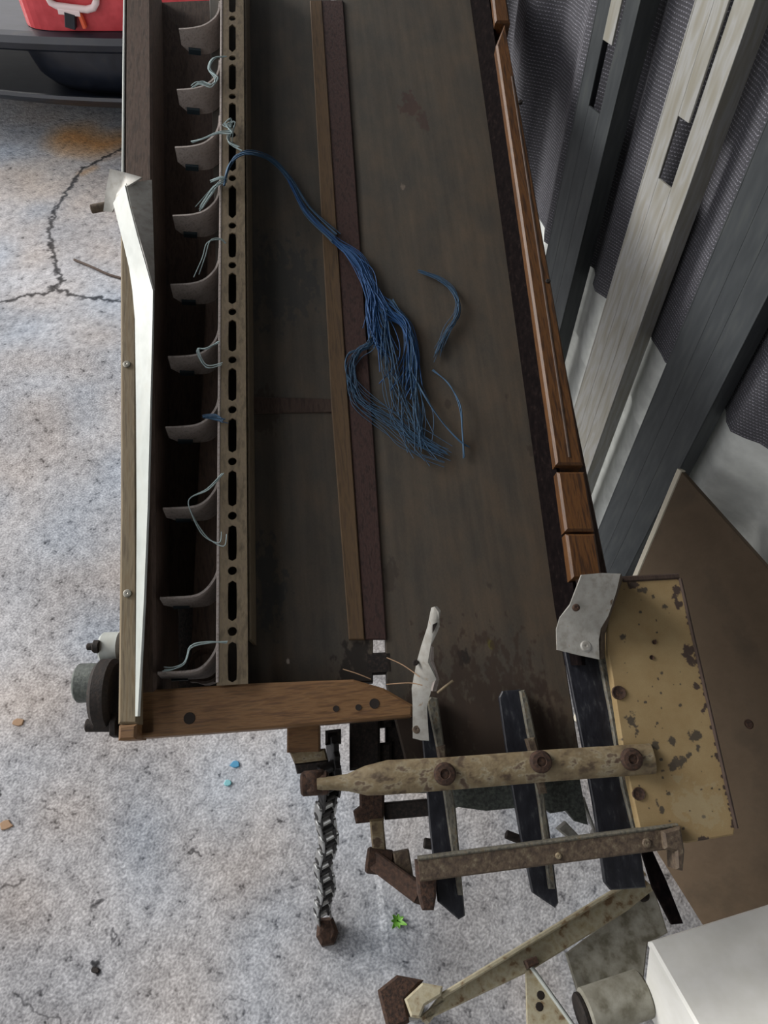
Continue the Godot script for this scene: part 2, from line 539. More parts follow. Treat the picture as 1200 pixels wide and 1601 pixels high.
func build_floor() -> void:
	var marks := [
		["crack", flat2([[190, 232], [165, 245], [130, 262], [112, 288], [86, 325], [76, 360], [84, 410], [96, 438], [78, 455], [40, 462], [0, 472]]), 0.0075, 0.2],
		["crack", flat2([[80, 448], [120, 462], [190, 470], [300, 490]]), 0.0075, 0.2],
		["crack", flat2([[60, 1255], [85, 1268], [105, 1280]]), 0.0016, 0.6],
		["crack", flat2([[0, 1384], [20, 1380], [36, 1375]]), 0.004, 0.5],
		["crack", flat2([[290, 1330], [303, 1334], [314, 1338]]), 0.003, 0.4],
		["crack", flat2([[150, 1412], [160, 1408]]), 0.006, 0.35],
		["crack", flat2([[172, 1470], [180, 1445]]), 0.0022, 0.55],
		["crack", flat2([[148, 1520], [150, 1508]]), 0.006, 0.1],
		["crack", flat2([[18, 1556], [60, 1575], [95, 1598]]), 0.0025, 0.55],
		["crack", flat2([[350, 1562], [395, 1568]]), 0.0016, 0.7],
		["rust", flat2([[200, 216], [160, 226], [110, 214]]), 0.16, 0.85],
		["rust", flat2([[60, 280], [140, 300]]), 0.3, 0.16],
		["rust", flat2([[128, 270], [145, 262]]), 0.04, 0.5],
		["seam", flat2([[588, 1360], [596, 1420], [603, 1490]]), 0.006, 1.16],
	]
	var f := Node3D.new()
	f.name = "floor"
	add_child(f)
	f.set_meta("kind", "structure")
	f.set_meta("label", "rough weathered grey concrete floor with cracks")
	var st := S()
	slab(st, -1.2, -1.8, 1.2, 0.6, -1.2, -1.8, 1.2, 0.6)
	put(f, "concrete_slab", st, concrete(-1.2, -1.8, 1.2, 0.6, 0.0012, marks))
	st = S()
	slab(st, -3.6, -5.8, 1.2, -1.8, -3.6, -5.8, 1.2, 0.6)
	slab(st, -3.6, -1.8, -1.2, 0.6, -3.6, -5.8, 1.2, 0.6)
	put(f, "concrete_slab", st, concrete(-3.6, -5.8, 1.2, 0.6, 0.0032, marks))
	st = S()
	prism(st, [Vector3(-14, -0.02, -16), Vector3(14, -0.02, -16), Vector3(14, -0.02, 10), Vector3(-14, -0.02, 10)], 0.1)
	var g := put(self, "trim_1", st, M.ground_out)
	g.set_meta("kind", "structure")

# ------------------------------------------------------------------ shed
func build_shed() -> void:
	# roof over the table
	var st := S()
	prism(st, [Vector3(-1.25, 2.75, -3.4), Vector3(3.0, 2.75, -3.4), Vector3(3.0, 2.75, 3.6), Vector3(-1.25, 2.75, 3.6)], 0.12)
	var o := put(self, "ceiling", st, M.roof_sheet)
	o.set_meta("kind", "structure")
	st = S()
	prism(st, [Vector3(-3.5, 2.75, 3.5), Vector3(3.0, 2.75, 3.5), Vector3(3.0, 2.75, 3.62), Vector3(-3.5, 2.75, 3.62)], 2.75)
	o = put(self, "wall_back", st, M.roof_sheet)
	o.set_meta("kind", "structure")
	fr = wall
	# net curtain with folds, hanging behind the posts
	var rows := []
	for j in 8:
		var row := []
		for i in 121:
			var x := -1.6 + 2.6 * i / 120.0
			var z := -0.045 + 0.02 * cos((x + 0.39) * 30.35) + 0.006 * sin(x * 71.0 + j * 0.4)
			row.append(Vector3(x, 0.615 + 2.05 * j / 7.0, z))
		rows.append(row)
	st = S()
	sheet(st, rows, 0.004)
	solo("net_curtain", "dark knitted shade net hanging in folds behind the metal posts", "net", wall, st, M.net_cloth)
	# the skirt below it: two overlapping white sheets
	for k in 2:
		rows = []
		for j in 4:
			var row := []
			for i in 121:
				var x := -1.6 + 2.6 * i / 120.0
				row.append(Vector3(x, (0.42 if k == 0 else 0.0) + (0.215 if k == 0 else 0.44) * j / 3.0, -0.058 - 0.008 * k + 0.022 * cos((x + 0.39) * 30.35)))
			rows.append(row)
		st = S()
		sheet(st, rows, 0.003)
		solo("skirt_sheet", ["upper strip of white sheeting just below the hem of the dark net", "lower white sheet behind the posts reaching down to the floor"][k], "sheeting", wall, st, M.skirt_white)
	# posts: folded channel with a slotted web
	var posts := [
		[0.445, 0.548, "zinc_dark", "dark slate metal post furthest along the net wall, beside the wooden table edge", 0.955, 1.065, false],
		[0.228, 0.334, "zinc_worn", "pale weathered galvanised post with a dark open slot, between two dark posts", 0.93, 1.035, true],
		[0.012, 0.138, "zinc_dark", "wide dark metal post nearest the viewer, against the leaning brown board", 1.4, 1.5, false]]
	for p in posts:
		var mid: float = -(p[0] + p[1]) / 2
		var w: float = p[1] - p[0]
		var t := wall
		t.origin = wall * Vector3(mid, 0, 0)
		var th := thing("channel_post", p[3], "post", t, "metal posts along the net wall")
		var sw := 0.034
		var y0: float = p[4]
		var y1: float = p[5]
		st = S()
		for s in [-1.0, 1.0]:
			var cx: float = s * (w / 2 + sw / 2) / 2
			bar(st, Vector3(cx, 0, 0.012), Vector3(cx, 2.7, 0.012), Vector3.RIGHT, w / 2 - sw / 2, 0.003, 0.0006)
		bar(st, Vector3(0, 0, 0.012), Vector3(0, y0, 0.012), Vector3.RIGHT, sw, 0.003, 0.0003)
		bar(st, Vector3(0, y1 + 0.3, 0.012), Vector3(0, 2.7, 0.012), Vector3.RIGHT, sw, 0.003, 0.0003)
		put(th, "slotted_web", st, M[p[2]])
		st = S()
		bar(st, Vector3(0, y1, 0.016), Vector3(0, y1 + 0.32, 0.016), Vector3.RIGHT, sw - 0.008, 0.004, 0.0006)
		put(th, "slot_cover", st, M.zinc_worn)
		for s in [-1.0, 1.0]:
			st = S()
			bar(st, Vector3(s * (w / 2 - 0.0015), 0, -0.006), Vector3(s * (w / 2 - 0.0015), 2.7, -0.006), Vector3.RIGHT, 0.003, 0.04, 0.0006)
			put(th, "flange", st, M[p[2]])
	# brown board leaning on the foot of the wall
	fr = Transform3D()
	var a := N(1065, 738, 0.03)
	var b := G(900, 1130)
	var d := wall.basis.x
	var nrm := (b - a).cross(d).normalized()
	if nrm.y < 0: nrm = -nrm
	var t2 := Transform3D(Basis(d, nrm, d.cross(nrm)), b)
	fr = t2
	var la := loc(a)
	var th2 := thing("leaning_board", "large brown board leaning along the foot of the net wall, with a small hole", "board", t2)
	st = S()
	prism(st, [Vector3(la.x, 0, la.z), Vector3(la.x + 0.9, 0, la.z), Vector3(1.0, 0, 0), Vector3(0, 0, 0)], 0.012, 0.001)
	put(th2, "panel", st, M.brown_board)
	st = S()
	var e0 := Vector3(la.x - 0.006, -0.006, la.z)
	bar(st, e0, Vector3(-0.006, -0.006, 0), Vector3.RIGHT, 0.012, 0.014, 0.002)
	put(th2, "edge_strip", st, M.board_edge)
	st = S()
	var hp := loc(on_plane(1170, 1132, t2.origin, nrm))
	lathe(st, hp, Vector3.UP, [[0.0, 0.0004], [0.006, 0.0004], [0.0075, 0.0015], [0.009, 0.0]], 16)
	put(th2, "screw_hole", st, M.rust)

# ------------------------------------------------------------------ pictures of wear for the bed and the cream plate
func blot(im: Image, uv: Vector2, rad: float, c: Color, wob: PackedByteArray, sq := 1.0) -> void:
	var w := im.get_width()
	var h := im.get_height()
	var o := Vector2(uv.x * w, uv.y * h)
	for j in range(maxi(int(o.y - rad * 1.6), 0), mini(int(o.y + rad * 1.6), h)):
		for i in range(maxi(int(o.x - rad * 1.6), 0), mini(int(o.x + rad * 1.6), w)):
			var d := Vector2((i - o.x) / sq, j - o.y).length() / rad
			var k := clampf((1.15 - d + (wob[j * w + i] - 128) / 90.0) * 3.0, 0.0, 1.0)
			if k > 0.0: im.set_pixel(i, j, im.get_pixel(i, j).lerp(c, k * c.a))

func worn(called: String, rect: Rect2, w: int, h: int, base: Callable, blots: Array) -> void:
	var wob := layer(61, 1.0, 4, w, h, 0, 0, 0.045)
	var im := Image.create(w, h, false, Image.FORMAT_RGB8)
	var big := layer(62, 1.0, 5, w, h, 0, 0, 0.012)
	var st := layer(63, 1.0, 4, w, h * 8, 0, 0, 0.05)
	var fine := layer(64, 1.0, 3, w, h, 0, 0, 0.35)
	for j in h:
		for i in w:
			var at := j * w + i
			im.set_pixel(i, j, base.call(float(i) / w, float(j) / h, (big[at] - 128) / 128.0, (st[(j / 9) * w + i] - 128) / 128.0, (fine[at] - 128) / 128.0))
	for b in blots:
		var p := B(b[0], b[1], b[2])
		blot(im, (Vector2(p.x, p.z) - rect.position) / rect.size, b[3], b[4], wob, b[5] if b.size() > 5 else 1.0)
	var m := StandardMaterial3D.new()
	m.resource_name = called
	m.albedo_texture = ImageTexture.create_from_image(im)
	m.roughness = 0.8
	M[called] = m

# ------------------------------------------------------------------ the conveyor table
func screw(parent: Node, called: String, at: Vector3, r: float, m: Material, up := Vector3.UP, tall := 0.003) -> MeshInstance3D:
	var st := S()
	lathe(st, at, up, [[r, -0.002], [r, tall * 0.6], [r * 0.75, tall], [r * 0.3, tall * 1.05], [0.0, tall * 0.8]], 16)
	return put(parent, called, st, m)

func hole(parent: Node, at: Vector3, r: float) -> void:
	# a drilled hole: a dark-walled counterbore ring with its floor just under the face
	var st := S()
	lathe(st, at, Vector3.UP, [[0.0, 0.0006], [r * 0.7, 0.0006], [r, 0.0008], [r * 1.1, -0.001]], 14)
	put(parent, "bolt_hole", st, M.hole_dark)

func build_table() -> Node3D:
	var th := thing("conveyor_table", "long sloping wooden conveyor table with a slotted steel strip and a blade gate", "conveyor", bed)
	var far := -1.38
	var st := S()
	var bed_rect := Rect2(-0.25, -1.4, 0.62, 1.7)
	var stain := Color(c8(46, 38, 30), 0.55)
	worn("bed_board", bed_rect, 620, 1000, func(u, v, big, streak, fine):
		# u across, v from the far end: grey-brown dust, browner to the right and the near end, greyer on the left board
		var warm: float = clampf(0.35 + (u - 0.3) * 0.5 + (v - 0.4) * 0.5 + big * 0.5, 0.0, 1.0)
		var k: float = 0.96 + big * 0.16 + streak * 0.12 + fine * 0.07 - v * 0.05
		return Color(c8(72, 70, 65).lerp(c8(78, 66, 53), warm) * k, 1.0),
		[[727, 1026, 0, 7, Color(c8(24, 18, 14), 0.9)], [765, 915, 0, 4, stain], [766, 1008, 0, 4, Color(c8(84, 80, 20), 0.7)], [628, 290, 0, 4, Color(c8(120, 108, 96), 0.7)], [640, 165, 0, 14, Color(c8(60, 34, 30), 0.5), 1.3], [660, 190, 0, 10, Color(c8(60, 34, 30), 0.4)],
		[440, 440, 0, 40, Color(c8(42, 46, 48), 0.5), 1.5], [420, 910, 0, 34, Color(c8(40, 44, 46), 0.6), 0.6], [450, 1033, 0, 2, Color(c8(170, 160, 150), 0.9)], [405, 640, 0, 20, stain, 2.0], [700, 630, 0, 5, stain], [790, 620, 0, 4, stain], [830, 700, 0, 6, stain], [560, 1060, 0, 26, Color(c8(22, 16, 12), 0.8), 1.2], [610, 900, 0, 16, stain, 0.5], [760, 1140, 0, 60, Color(c8(44, 30, 21), 0.6), 1.9], [650, 1150, 0, 30, Color(c8(40, 27, 19), 0.6), 1.9], [850, 1160, 0, 40, Color(c8(44, 30, 21), 0.5), 0.8]])
	var plate_rect := Rect2(0.2, -0.16, 0.3, 0.46)
	var chip_c := Color(c8(66, 58, 48), 0.95)
	var rim_c := Color(c8(58, 46, 40), 0.95)
	var blots := [[1085, 1150, 0.045, 9, chip_c], [1090, 1170, 0.045, 7, chip_c, 0.6], [1050, 1160, 0.045, 6, chip_c], [985, 1125, 0.045, 10, chip_c, 0.8], [994, 1140, 0.045, 7, chip_c, 0.6], [1022, 1165, 0.045, 7, chip_c, 1.3], [1062, 1190, 0.045, 9, chip_c, 1.3], [1050, 1200, 0.045, 6, chip_c], [1075, 1180, 0.045, 5, chip_c], [975, 995, 0.045, 5, chip_c, 1.6], [1004, 922, 0.045, 6, chip_c, 1.4], [1020, 932, 0.045, 5, chip_c], [1040, 948, 0.045, 6, chip_c], [1056, 925, 0.045, 11, rim_c, 0.9], [1060, 945, 0.045, 8, rim_c, 0.7], [1076, 1018, 0.045, 12, rim_c, 0.9], [1082, 1030, 0.045, 9, rim_c], [1088, 1072, 0.045, 5, rim_c], [1098, 1110, 0.045, 6, rim_c], [1120, 1180, 0.045, 6, rim_c, 0.7], [1130, 1230, 0.045, 5, rim_c, 0.6], [1146, 1286, 0.045, 6, rim_c], [1100, 1312, 0.045, 6, rim_c, 1.8], [1024, 1000, 0.045, 2, chip_c, 0.4], [1025, 970, 0.045, 2, chip_c, 0.4], [1034, 1052, 0.045, 3, chip_c], [1062, 1102, 0.045, 3, chip_c], [1026, 1255, 0.045, 5, chip_c, 0.6], [1034, 1266, 0.045, 5, chip_c, 0.7], [1044, 1240, 0.045, 3, chip_c], [1100, 1276, 0.045, 3, chip_c], [985, 1298, 0.045, 4, chip_c], [990, 912, 0.045, 7, rim_c, 1.9], [1060, 1215, 0.045, 6, Color(c8(140, 134, 110), 0.4), 2.5], [1090, 1260, 0.045, 30, Color(c8(156, 148, 124), 0.35), 1.6]]
	for k in 70: blots.append([rng.randf_range(960, 1130), rng.randf_range(915, 1300), 0.045, rng.randf_range(0.8, 2.2), chip_c, rng.randf_range(0.6, 1.6)])
	for k in 46:
		var f := k / 46.0
		blots.append([lerpf(1062, 1150, f) + rng.randf_range(-3, 1), lerpf(905, 1300, f), 0.045, rng.randf_range(1.5, 4.0), rim_c])
	worn("cream_paint", plate_rect, 400, 613, func(_u, _v, big, _streak, fine):
		return Color(c8(136, 115, 79).lerp(c8(146, 127, 91), 0.5 + big) * (1.0 + fine * 0.04), 1.0), blots)
	uvr = bed_rect
	# side rail on the left
	var xl := B(195, 100, 0.05).x
	var xr := B(237, 100, 0.05).x
	var zn := B(190, 1150, 0.05).z
	bar(st, Vector3((xl + xr) / 2, -0.02, zn), Vector3((xl + xr) / 2, -0.02, far), Vector3.RIGHT, xr - xl, 0.14, 0.004)
	put(th, "side_rail", st, M.rail_wood)
	st = S()
	bar(st, Vector3(xl - 0.002, 0.045, B(195, 290, 0.05).z), Vector3(xl - 0.002, 0.045, far), Vector3.RIGHT, 0.004, 0.012, 0.001)
	put(th, "edge_strip", st, M.white_paint)
	# trough under the vanes
	var xs := B(352, 600, 0.0).x
	st = S()
	prism(st, [Vector3(xr, -0.035, far), Vector3(xs + 0.03, -0.035, far), Vector3(xs + 0.03, -0.035, B(300, 945, -0.035).z), Vector3(xr, -0.035, B(300, 945, -0.035).z)], 0.012)
	put(th, "trough_floor", st, M.trough_wood)
	st = S()
	prism(st, [Vector3(xl, -0.1, -0.4), Vector3(xs + 0.03, -0.1, -0.4), Vector3(xs + 0.03, -0.1, 0.0), Vector3(xl, -0.1, 0.0)], 0.012)
	put(th, "lower_pan", st, M.dark_iron)
	st = S()
	prism(st, Bs([[325, 380], [342, 380], [342, 1066], [296, 1066]], -0.005), 0.02, 0.002)
	put(th, "inner_batten", st, M.rail_wood)
	st = S()
	rod(st, B(225, 1036, -0.03), B(243, 1036, -0.03), 0.009)
	put(th, "axle_end", st, M.grey_iron)
	st = S()
	lathe(st, B(322, 1042, -0.01), Vector3.UP, [[0.0, 0.004], [0.016, 0.004], [0.022, 0.01], [0.025, 0.006], [0.025, -0.02]], 20)
	put(th, "roller_end", st, M.rail_wood)
	# boards of the bed
	st = S()
	prism(st, [Vector3(xs, 0, far), Vector3(B(518, 0).x, 0, far), B(583, 990), B(583, 1066), B(352, 1072)], 0.03, 0.0015)
	put(th, "bed_board", st, M.bed_board)
	st = S()
	prism(st, [Vector3(B(525, 0).x, 0, far), Vector3(B(738, 0).x, 0, far), B(870, 950), B(906, 1180), B(908, 1212), B(640, 1212), B(604, 1070), B(602, 990)], 0.03, 0.0015)
	put(th, "bed_board", st, M.bed_board)
	uvr = Rect2(0, 0, 1, 1)
	st = S()
	prism(st, Bs([[636, 1218], [905, 1210], [919, 1290], [898, 1284], [884, 1268], [860, 1272], [842, 1258], [800, 1264], [760, 1268], [716, 1262], [700, 1268], [668, 1240], [640, 1240]], -0.012), 0.006, 0.001)
	put(th, "front_sheet", st, M.grey_iron)
	st = S()
	prism(st, Bs([[484, 0], [503, 0], [545, 640], [570, 1000], [545, 1000], [518, 640]], 0.006), 0.006, 0.0015)
	put(th, "bed_lath", st, M.lath_wood)
	st = S()
	prism(st, Bs([[501, 0], [536, 0], [581, 640], [604, 1000], [570, 1000], [545, 640]], 0.004), 0.005, 0.0015)
	put(th, "steel_strip", st, M.red_strip)
	st = S()
	prism(st, Bs([[388, 620], [545, 624], [545, 644], [388, 646]], 0.003), 0.003, 0.001)
	put(th, "seam_batten", st, M.trough_wood)
	st = S()
	bar(st, B(574, 1039, -0.01), B(610, 1037, -0.01), Vector3.BACK, 0.03, 0.02)
	put(th, "seam_block", st, M.dark_iron)
	# slotted steel strip above the trough
	var z0 := B(360, 1066, 0.06).z
	var xa := B(343, 520, 0.06).x
	var xb := B(385, 520, 0.06).x
	var ys := [28, 90, 150, 210, 278, 352, 414, 487, 562, 640, 721, 806, 892, 987]
	var strip := Node3D.new()
	strip.name = "slotted_strip"
	th.add_child(strip)
	st = S()
	var cx := (xa + xb) / 2
	var hw := (xb - xa) / 2
	var zc := []
	for y in ys: zc.append(B(364, y, 0.06).z)
	zc.push_front(zc[0] - 0.085)
	var rr := 0.0062
	for k in zc.size():
		var zr := 0.011
		slot_cell(st, cx - hw, cx + hw, zc[k] - zr, zc[k] + zr, rr, rr, 0.0, 0.003)
		var nz: float = (zc[k + 1] - zr) if k + 1 < zc.size() else z0 + 0.004
		slot_cell(st, cx - hw, cx + hw, zc[k] + zr, nz, rr, (nz - zc[k] - zr) / 2 - 0.003, 0.0, 0.003)
	var o := put(strip, "perforated_face", st, M.slotted_steel)
	o.position.y = 0.06
	# the strip runs a touch askew, as in the photo
	var pa := B(363, 90, 0.06)
	var pb := B(363, 987, 0.06)
	var yaw := atan2(pb.x - pa.x, pb.z - pa.z)
	strip.transform = Transform3D(Basis(Vector3.UP, yaw), Vector3.ZERO)
	strip.position = Vector3(pb.x, 0, pb.z) - strip.basis * Vector3(cx, 0, pb.z)
	st = S()
	bar(st, Vector3(xa + 0.001, 0.03, z0), Vector3(xa + 0.001, 0.03, far), Vector3.RIGHT, 0.004, 0.062, 0.0008)
	put(strip, "flange", st, M.vane_grey)
	st = S()
	bar(st, Vector3(xb + 0.002, 0.028, z0 - 0.055), Vector3(xb + 0.002, 0.028, far), Vector3.RIGHT, 0.004, 0.056, 0.0008)
	put(strip, "flange", st, M.slotted_steel)
	# ten curved vanes
	for y in [45, 140, 230, 337, 445, 558, 668, 795, 935, 1052]:
		var g: float = (y + 2720.0) * (y + 2720.0) / (3300.0 * 3300.0)
		var xt: float = lerpf(281, 246, y / 1050.0)
		var path := spline(Bs([[343, y - 62 * g], [341.5, y - 42 * g], [335, y - 25 * g], [319, y - 9 * g], [298, y - 2 * g], [xt, y]], 0.055), 4)
		var rows := []
		for q in 4:
			var row := []
			for k in path.size():
				var f := clampf((k - 8.0) / (path.size() - 9.0), 0.0, 1.0)
				var yy: float = lerpf(0.055, 0.0 + 0.012 * f * f, q / 3.0)
				var p: Vector3 = path[k]
				row.append(Vector3(p.x - 0.003 * f * (q / 3.0) + 0.012 * f * maxf(q - 2.0, 0.0), yy, p.z + 0.004 * (q / 3.0)))
			rows.append(row)
		st = S()
		sheet(st, rows, 0.0032)
		var v := put(th, "vane", st, M.vane_grey)
		st = S()
		var tip: Vector3 = rows[3][path.size() - 1]
		bar(st, tip + Vector3(0.0, 0.003, 0.0015), tip + Vector3(0.022, -0.001, 0.002), Vector3.UP, 0.013, 0.005, 0.0015)
		put(v, "rubber_tip", st, M.vane_tip)
	# dark rubber flap and the wooden edging on the right
	st = S()
	var fl := []
	for y in [0, 300, 600, 950]:
		var q0: float = y / 950.0
		fl.append([B(lerpf(737, 869, q0), y, 0.003), B(lerpf(766, 903, q0), y, 0.045)])
	fl.push_front([Vector3(fl[0][0].x, 0.003, far), Vector3(fl[0][1].x, 0.045, far)])
	fl.append([B(885, 1040, 0.003), B(912, 1040, 0.045)])
	sheet(st, fl, 0.006)
	put(th, "rubber_flap", st, M.black_rubber)
	for e in [[-140, 34], [38, 726], [737, 830], [834, 905]]:
		var ya: float = e[0]
		var yb: float = e[1]
		var pts := []
		for q in [[0, ya], [1, ya], [1, yb], [0, yb]]:
			var x := (lerpf(769, 893, q[1] / 900.0) if q[0] == 0 else lerpf(792, 941, q[1] / 900.0))
			pts.append(B(x, q[1], 0.06))
		if ya < 0:
			pts[0].z = far; pts[1].z = far
		if ya == 38: pts[0] = B(775, 70, 0.06); pts[1] = B(789, 36, 0.06)
		st = S()
		prism(st, pts, 0.06, 0.0035)
		var wd := put(th, "edge_block", st, M.edge_wood)
		if ya == 38:
			for y in [160, 440]: screw(wd, "nail_head", B(813 if y == 160 else 856, y, 0.06), 0.004, M.hole_dark)
			st = S()
			bar(st, B(800, 120, 0.0595), B(890, 715, 0.0595), Vector3.RIGHT, 0.004, 0.003, 0.001)
			put(wd, "groove_line", st, M.rail_wood)
	st = S()
	bar(st, Vector3(0.335, -0.03, B(930, 900).z), Vector3(0.335, -0.03, far), Vector3.RIGHT, 0.03, 0.06)
	put(th, "side_rail", st, M.rail_wood)
	# wooden beam closing the near end
	st = S()
	prism(st, Bs([[212, 1080], [400, 1068], [552, 1062], [600, 1076], [645, 1102], [644, 1120], [420, 1139], [186, 1156], [186, 1135]], 0.05), 0.05, 0.003)
	var bm := put(th, "end_beam", st, M.beam_wood)
	hole(bm, B(296, 1123, 0.05), 0.0075)
	hole(bm, B(585, 1100, 0.05), 0.0065)
	hole(bm, B(560, 1106, 0.05), 0.004)
	hole(bm, B(525, 1108, 0.05), 0.004)
	# fence on the left: batten and bent white sheet
	st = S()
	prism(st, Bs([[188, 335], [212, 335], [214, 800], [215, 1132], [184, 1132], [188, 800]], 0.075), 0.05, 0.003)
	var bt := put(th, "fence_batten", st, M.batten_wood)
	screw(bt, "screw", B(198, 570, 0.075), 0.0055, M.screw_steel)
	screw(bt, "screw", B(199, 928, 0.075), 0.0055, M.screw_steel)
	st = S()
	prism(st, Bs([[185, 1134], [213, 1132], [212, 1156], [184, 1158]], 0.077), 0.05, 0.003)
	put(th, "batten_foot", st, M.beam_wood)
	st = S()
	var sh := []
	for r in [[178, 196, 318, 290], [186, 203, 350, 320], [195, 216, 385, 370], [203, 229, 420, 415], [208, 240, 455, 455], [212, 239.5, 500, 500], [214, 236, 640, 640], [215, 232, 800, 800], [214.5, 226, 950, 950], [213, 217, 1120, 1120]]:
		sh.append([B(r[0], r[2], 0.077), B(r[1], r[3], 0.1)])
	sheet(st, sh, 0.003)
	put(th, "fence_sheet", st, M.white_paint)
	st = S()
	sh = []
	for r in [[197, 237, 288, 282], [206, 238, 330, 322], [217, 239, 372, 366], [229, 240, 415, 412], [239.5, 240.5, 454, 454]]:
		sh.append([B(r[0], r[2], 0.1), B(r[1], r[3], 0.085)])
	sheet(st, sh, 0.003)
	put(th, "fence_flange", st, M.grey_sheet)
	st = S()
	sheet(st, [[B(172, 264, 0.1), B(196, 270, 0.1), B(222, 278, 0.1)], [B(166, 300, 0.08), B(184, 300, 0.085), B(200, 292, 0.1)], [B(162, 330, 0.06), B(176, 332, 0.06), B(180, 320, 0.075)]], 0.003)
	put(th, "fence_end_plate", st, M.grey_sheet)
	st = S()
	rod(st, B(142, 327, 0.06), B(168, 322, 0.06), 0.0075, 12)
	put(th, "fence_bolt", st, M.rusty_bar)
	# bearing and drive boss outside the fence
	var mo := Node3D.new()
	mo.name = "drive_boss"
	th.add_child(mo)
	st = S()
	rod(st, B(152, 1086, 0.02), B(184, 1085, 0.02), 0.048, 28, 0.006)
	put(mo, "flange_disc", st, M.dark_iron)
	st = S()
	rod(st, B(121, 1068, 0.02), B(156, 1067, 0.02), 0.0265, 24, 0.003)
	put(mo, "boss", st, M.grey_iron)
	st = S()
	rod(st, B(158, 1013, 0.0), B(192, 1012, 0.0), 0.022, 20, 0.004)
	put(mo, "end_cap", st, M.white_paint)
	for q in [[136, 1011, 156, 1011, 0.005, 0.02], [135, 1134, 186, 1134, 0.009, 0.03]]:
		st = S()
		rod(st, B(q[0], q[1], q[5]), B(q[2], q[3], q[5]), q[4], 10, 0.001)
		rod(st, B(q[2] - 10, q[1], q[5]), B(q[2], q[3], q[5]), q[4] * 1.9, 6, 0.001)
		put(mo, "bolt", st, M.dark_iron)
	# gate: crossbars, blades and cream side plate
	gate(th)
	# underframe at the near end
	st = S()
	bar(st, B(475, 1136, -0.01), B(475, 1176, -0.01), Vector3.RIGHT, 0.045, 0.03)
	put(th, "foot_block", st, M.beam_wood)
	st = S()
	prism(st, Bs([[452, 1176], [508, 1170], [512, 1188], [460, 1194]], -0.02), 0.012, 0.002)
	put(th, "foot_plate", st, M.worn_paint)
	st = S()
	prism(st, Bs([[460, 1194], [512, 1188], [514, 1206], [464, 1210]], -0.03), 0.02, 0.002)
	put(th, "foot_plate", st, M.dark_iron)
	st = S()
	for q in [[546, 1128, 594, 1205, -0.04], [603, 1124, 690, 1200, -0.06], [508, 1142, 532, 1165, -0.03], [590, 1162, 612, 1206, -0.05], [588, 1100, 612, 1138, -0.05], [640, 1200, 700, 1216, -0.05]]:
		prism(st, Bs([[q[0], q[1]], [q[2], q[1] - 3], [q[2], q[3] - 3], [q[0], q[3]]], q[4]), 0.05, 0.004)
	put(th, "cross_frame", st, M.dark_iron)
	st = S()
	prism(st, Bs([[560, 1205], [602, 1202], [600, 1284], [556, 1288], [552, 1270], [562, 1262]], -0.03), 0.04, 0.003)
	put(th, "hanger_post", st, M.rust)
	st = S()
	bar(st, B(588, 1280, -0.03), B(594, 1345, -0.05), Vector3.RIGHT, 0.019, 0.016)
	put(th, "link_bar", st, M.worn_paint)
	st = S()
	bar(st, B(600, 1268, -0.05), B(668, 1262, -0.05), Vector3.BACK, 0.022, 0.025)
	put(th, "spacer_bar", st, M.dark_iron)
	# sprocket above the chain
	st = S()
	var sc := B(516, 1184, -0.04)
	var tq := 14
	var ring := []
	for k in tq * 2:
		var rad := 0.036 if k % 2 == 0 else 0.03
		ring.append(Vector3(cos(TAU * k / (tq * 2)) * rad, 0, sin(TAU * k / (tq * 2)) * rad))
	prism(st, ring, 0.008, 0.001)
	var sp := put(th, "sprocket", st, M.chain_black)
	sp.transform = Transform3D(Basis(Vector3.BACK, deg_to_rad(78)), sc)
	# legs, well under the bed
	var down := bed.basis.inverse() * Vector3.DOWN
	for q in [[-0.24, -0.62], [0.2, -0.62], [-0.24, -1.2], [0.2, -1.2]]:
		var p := Vector3(q[0], -0.075, q[1])
		var hgt := (bed * p).y
		st = S()
		bar(st, p, p + down * hgt, Vector3.RIGHT, 0.05, 0.05)
		put(th, "leg", st, M.rail_wood)
	return th

func blade(parent: Node, left: Array, right: Array, ledge: Array, h: float) -> void:
	# a black blade with a grey angle iron along its right side
	var b := Node3D.new()
	b.name = "gate_blade"
	parent.add_child(b, true)
	var st := S()
	prism(st, Bs(left, h), 0.008, 0.0015)
	put(b, "blade", st, M.tine_black)
	st = S()
	prism(st, Bs(right, h + 0.006), 0.02, 0.002)
	put(b, "angle_iron", st, M.tine_grey)
	for q in ledge:
		st = S()
		prism(st, Bs(q, h + 0.014), 0.012, 0.002)
		put(b, "clip", st, M.rusty_bar)

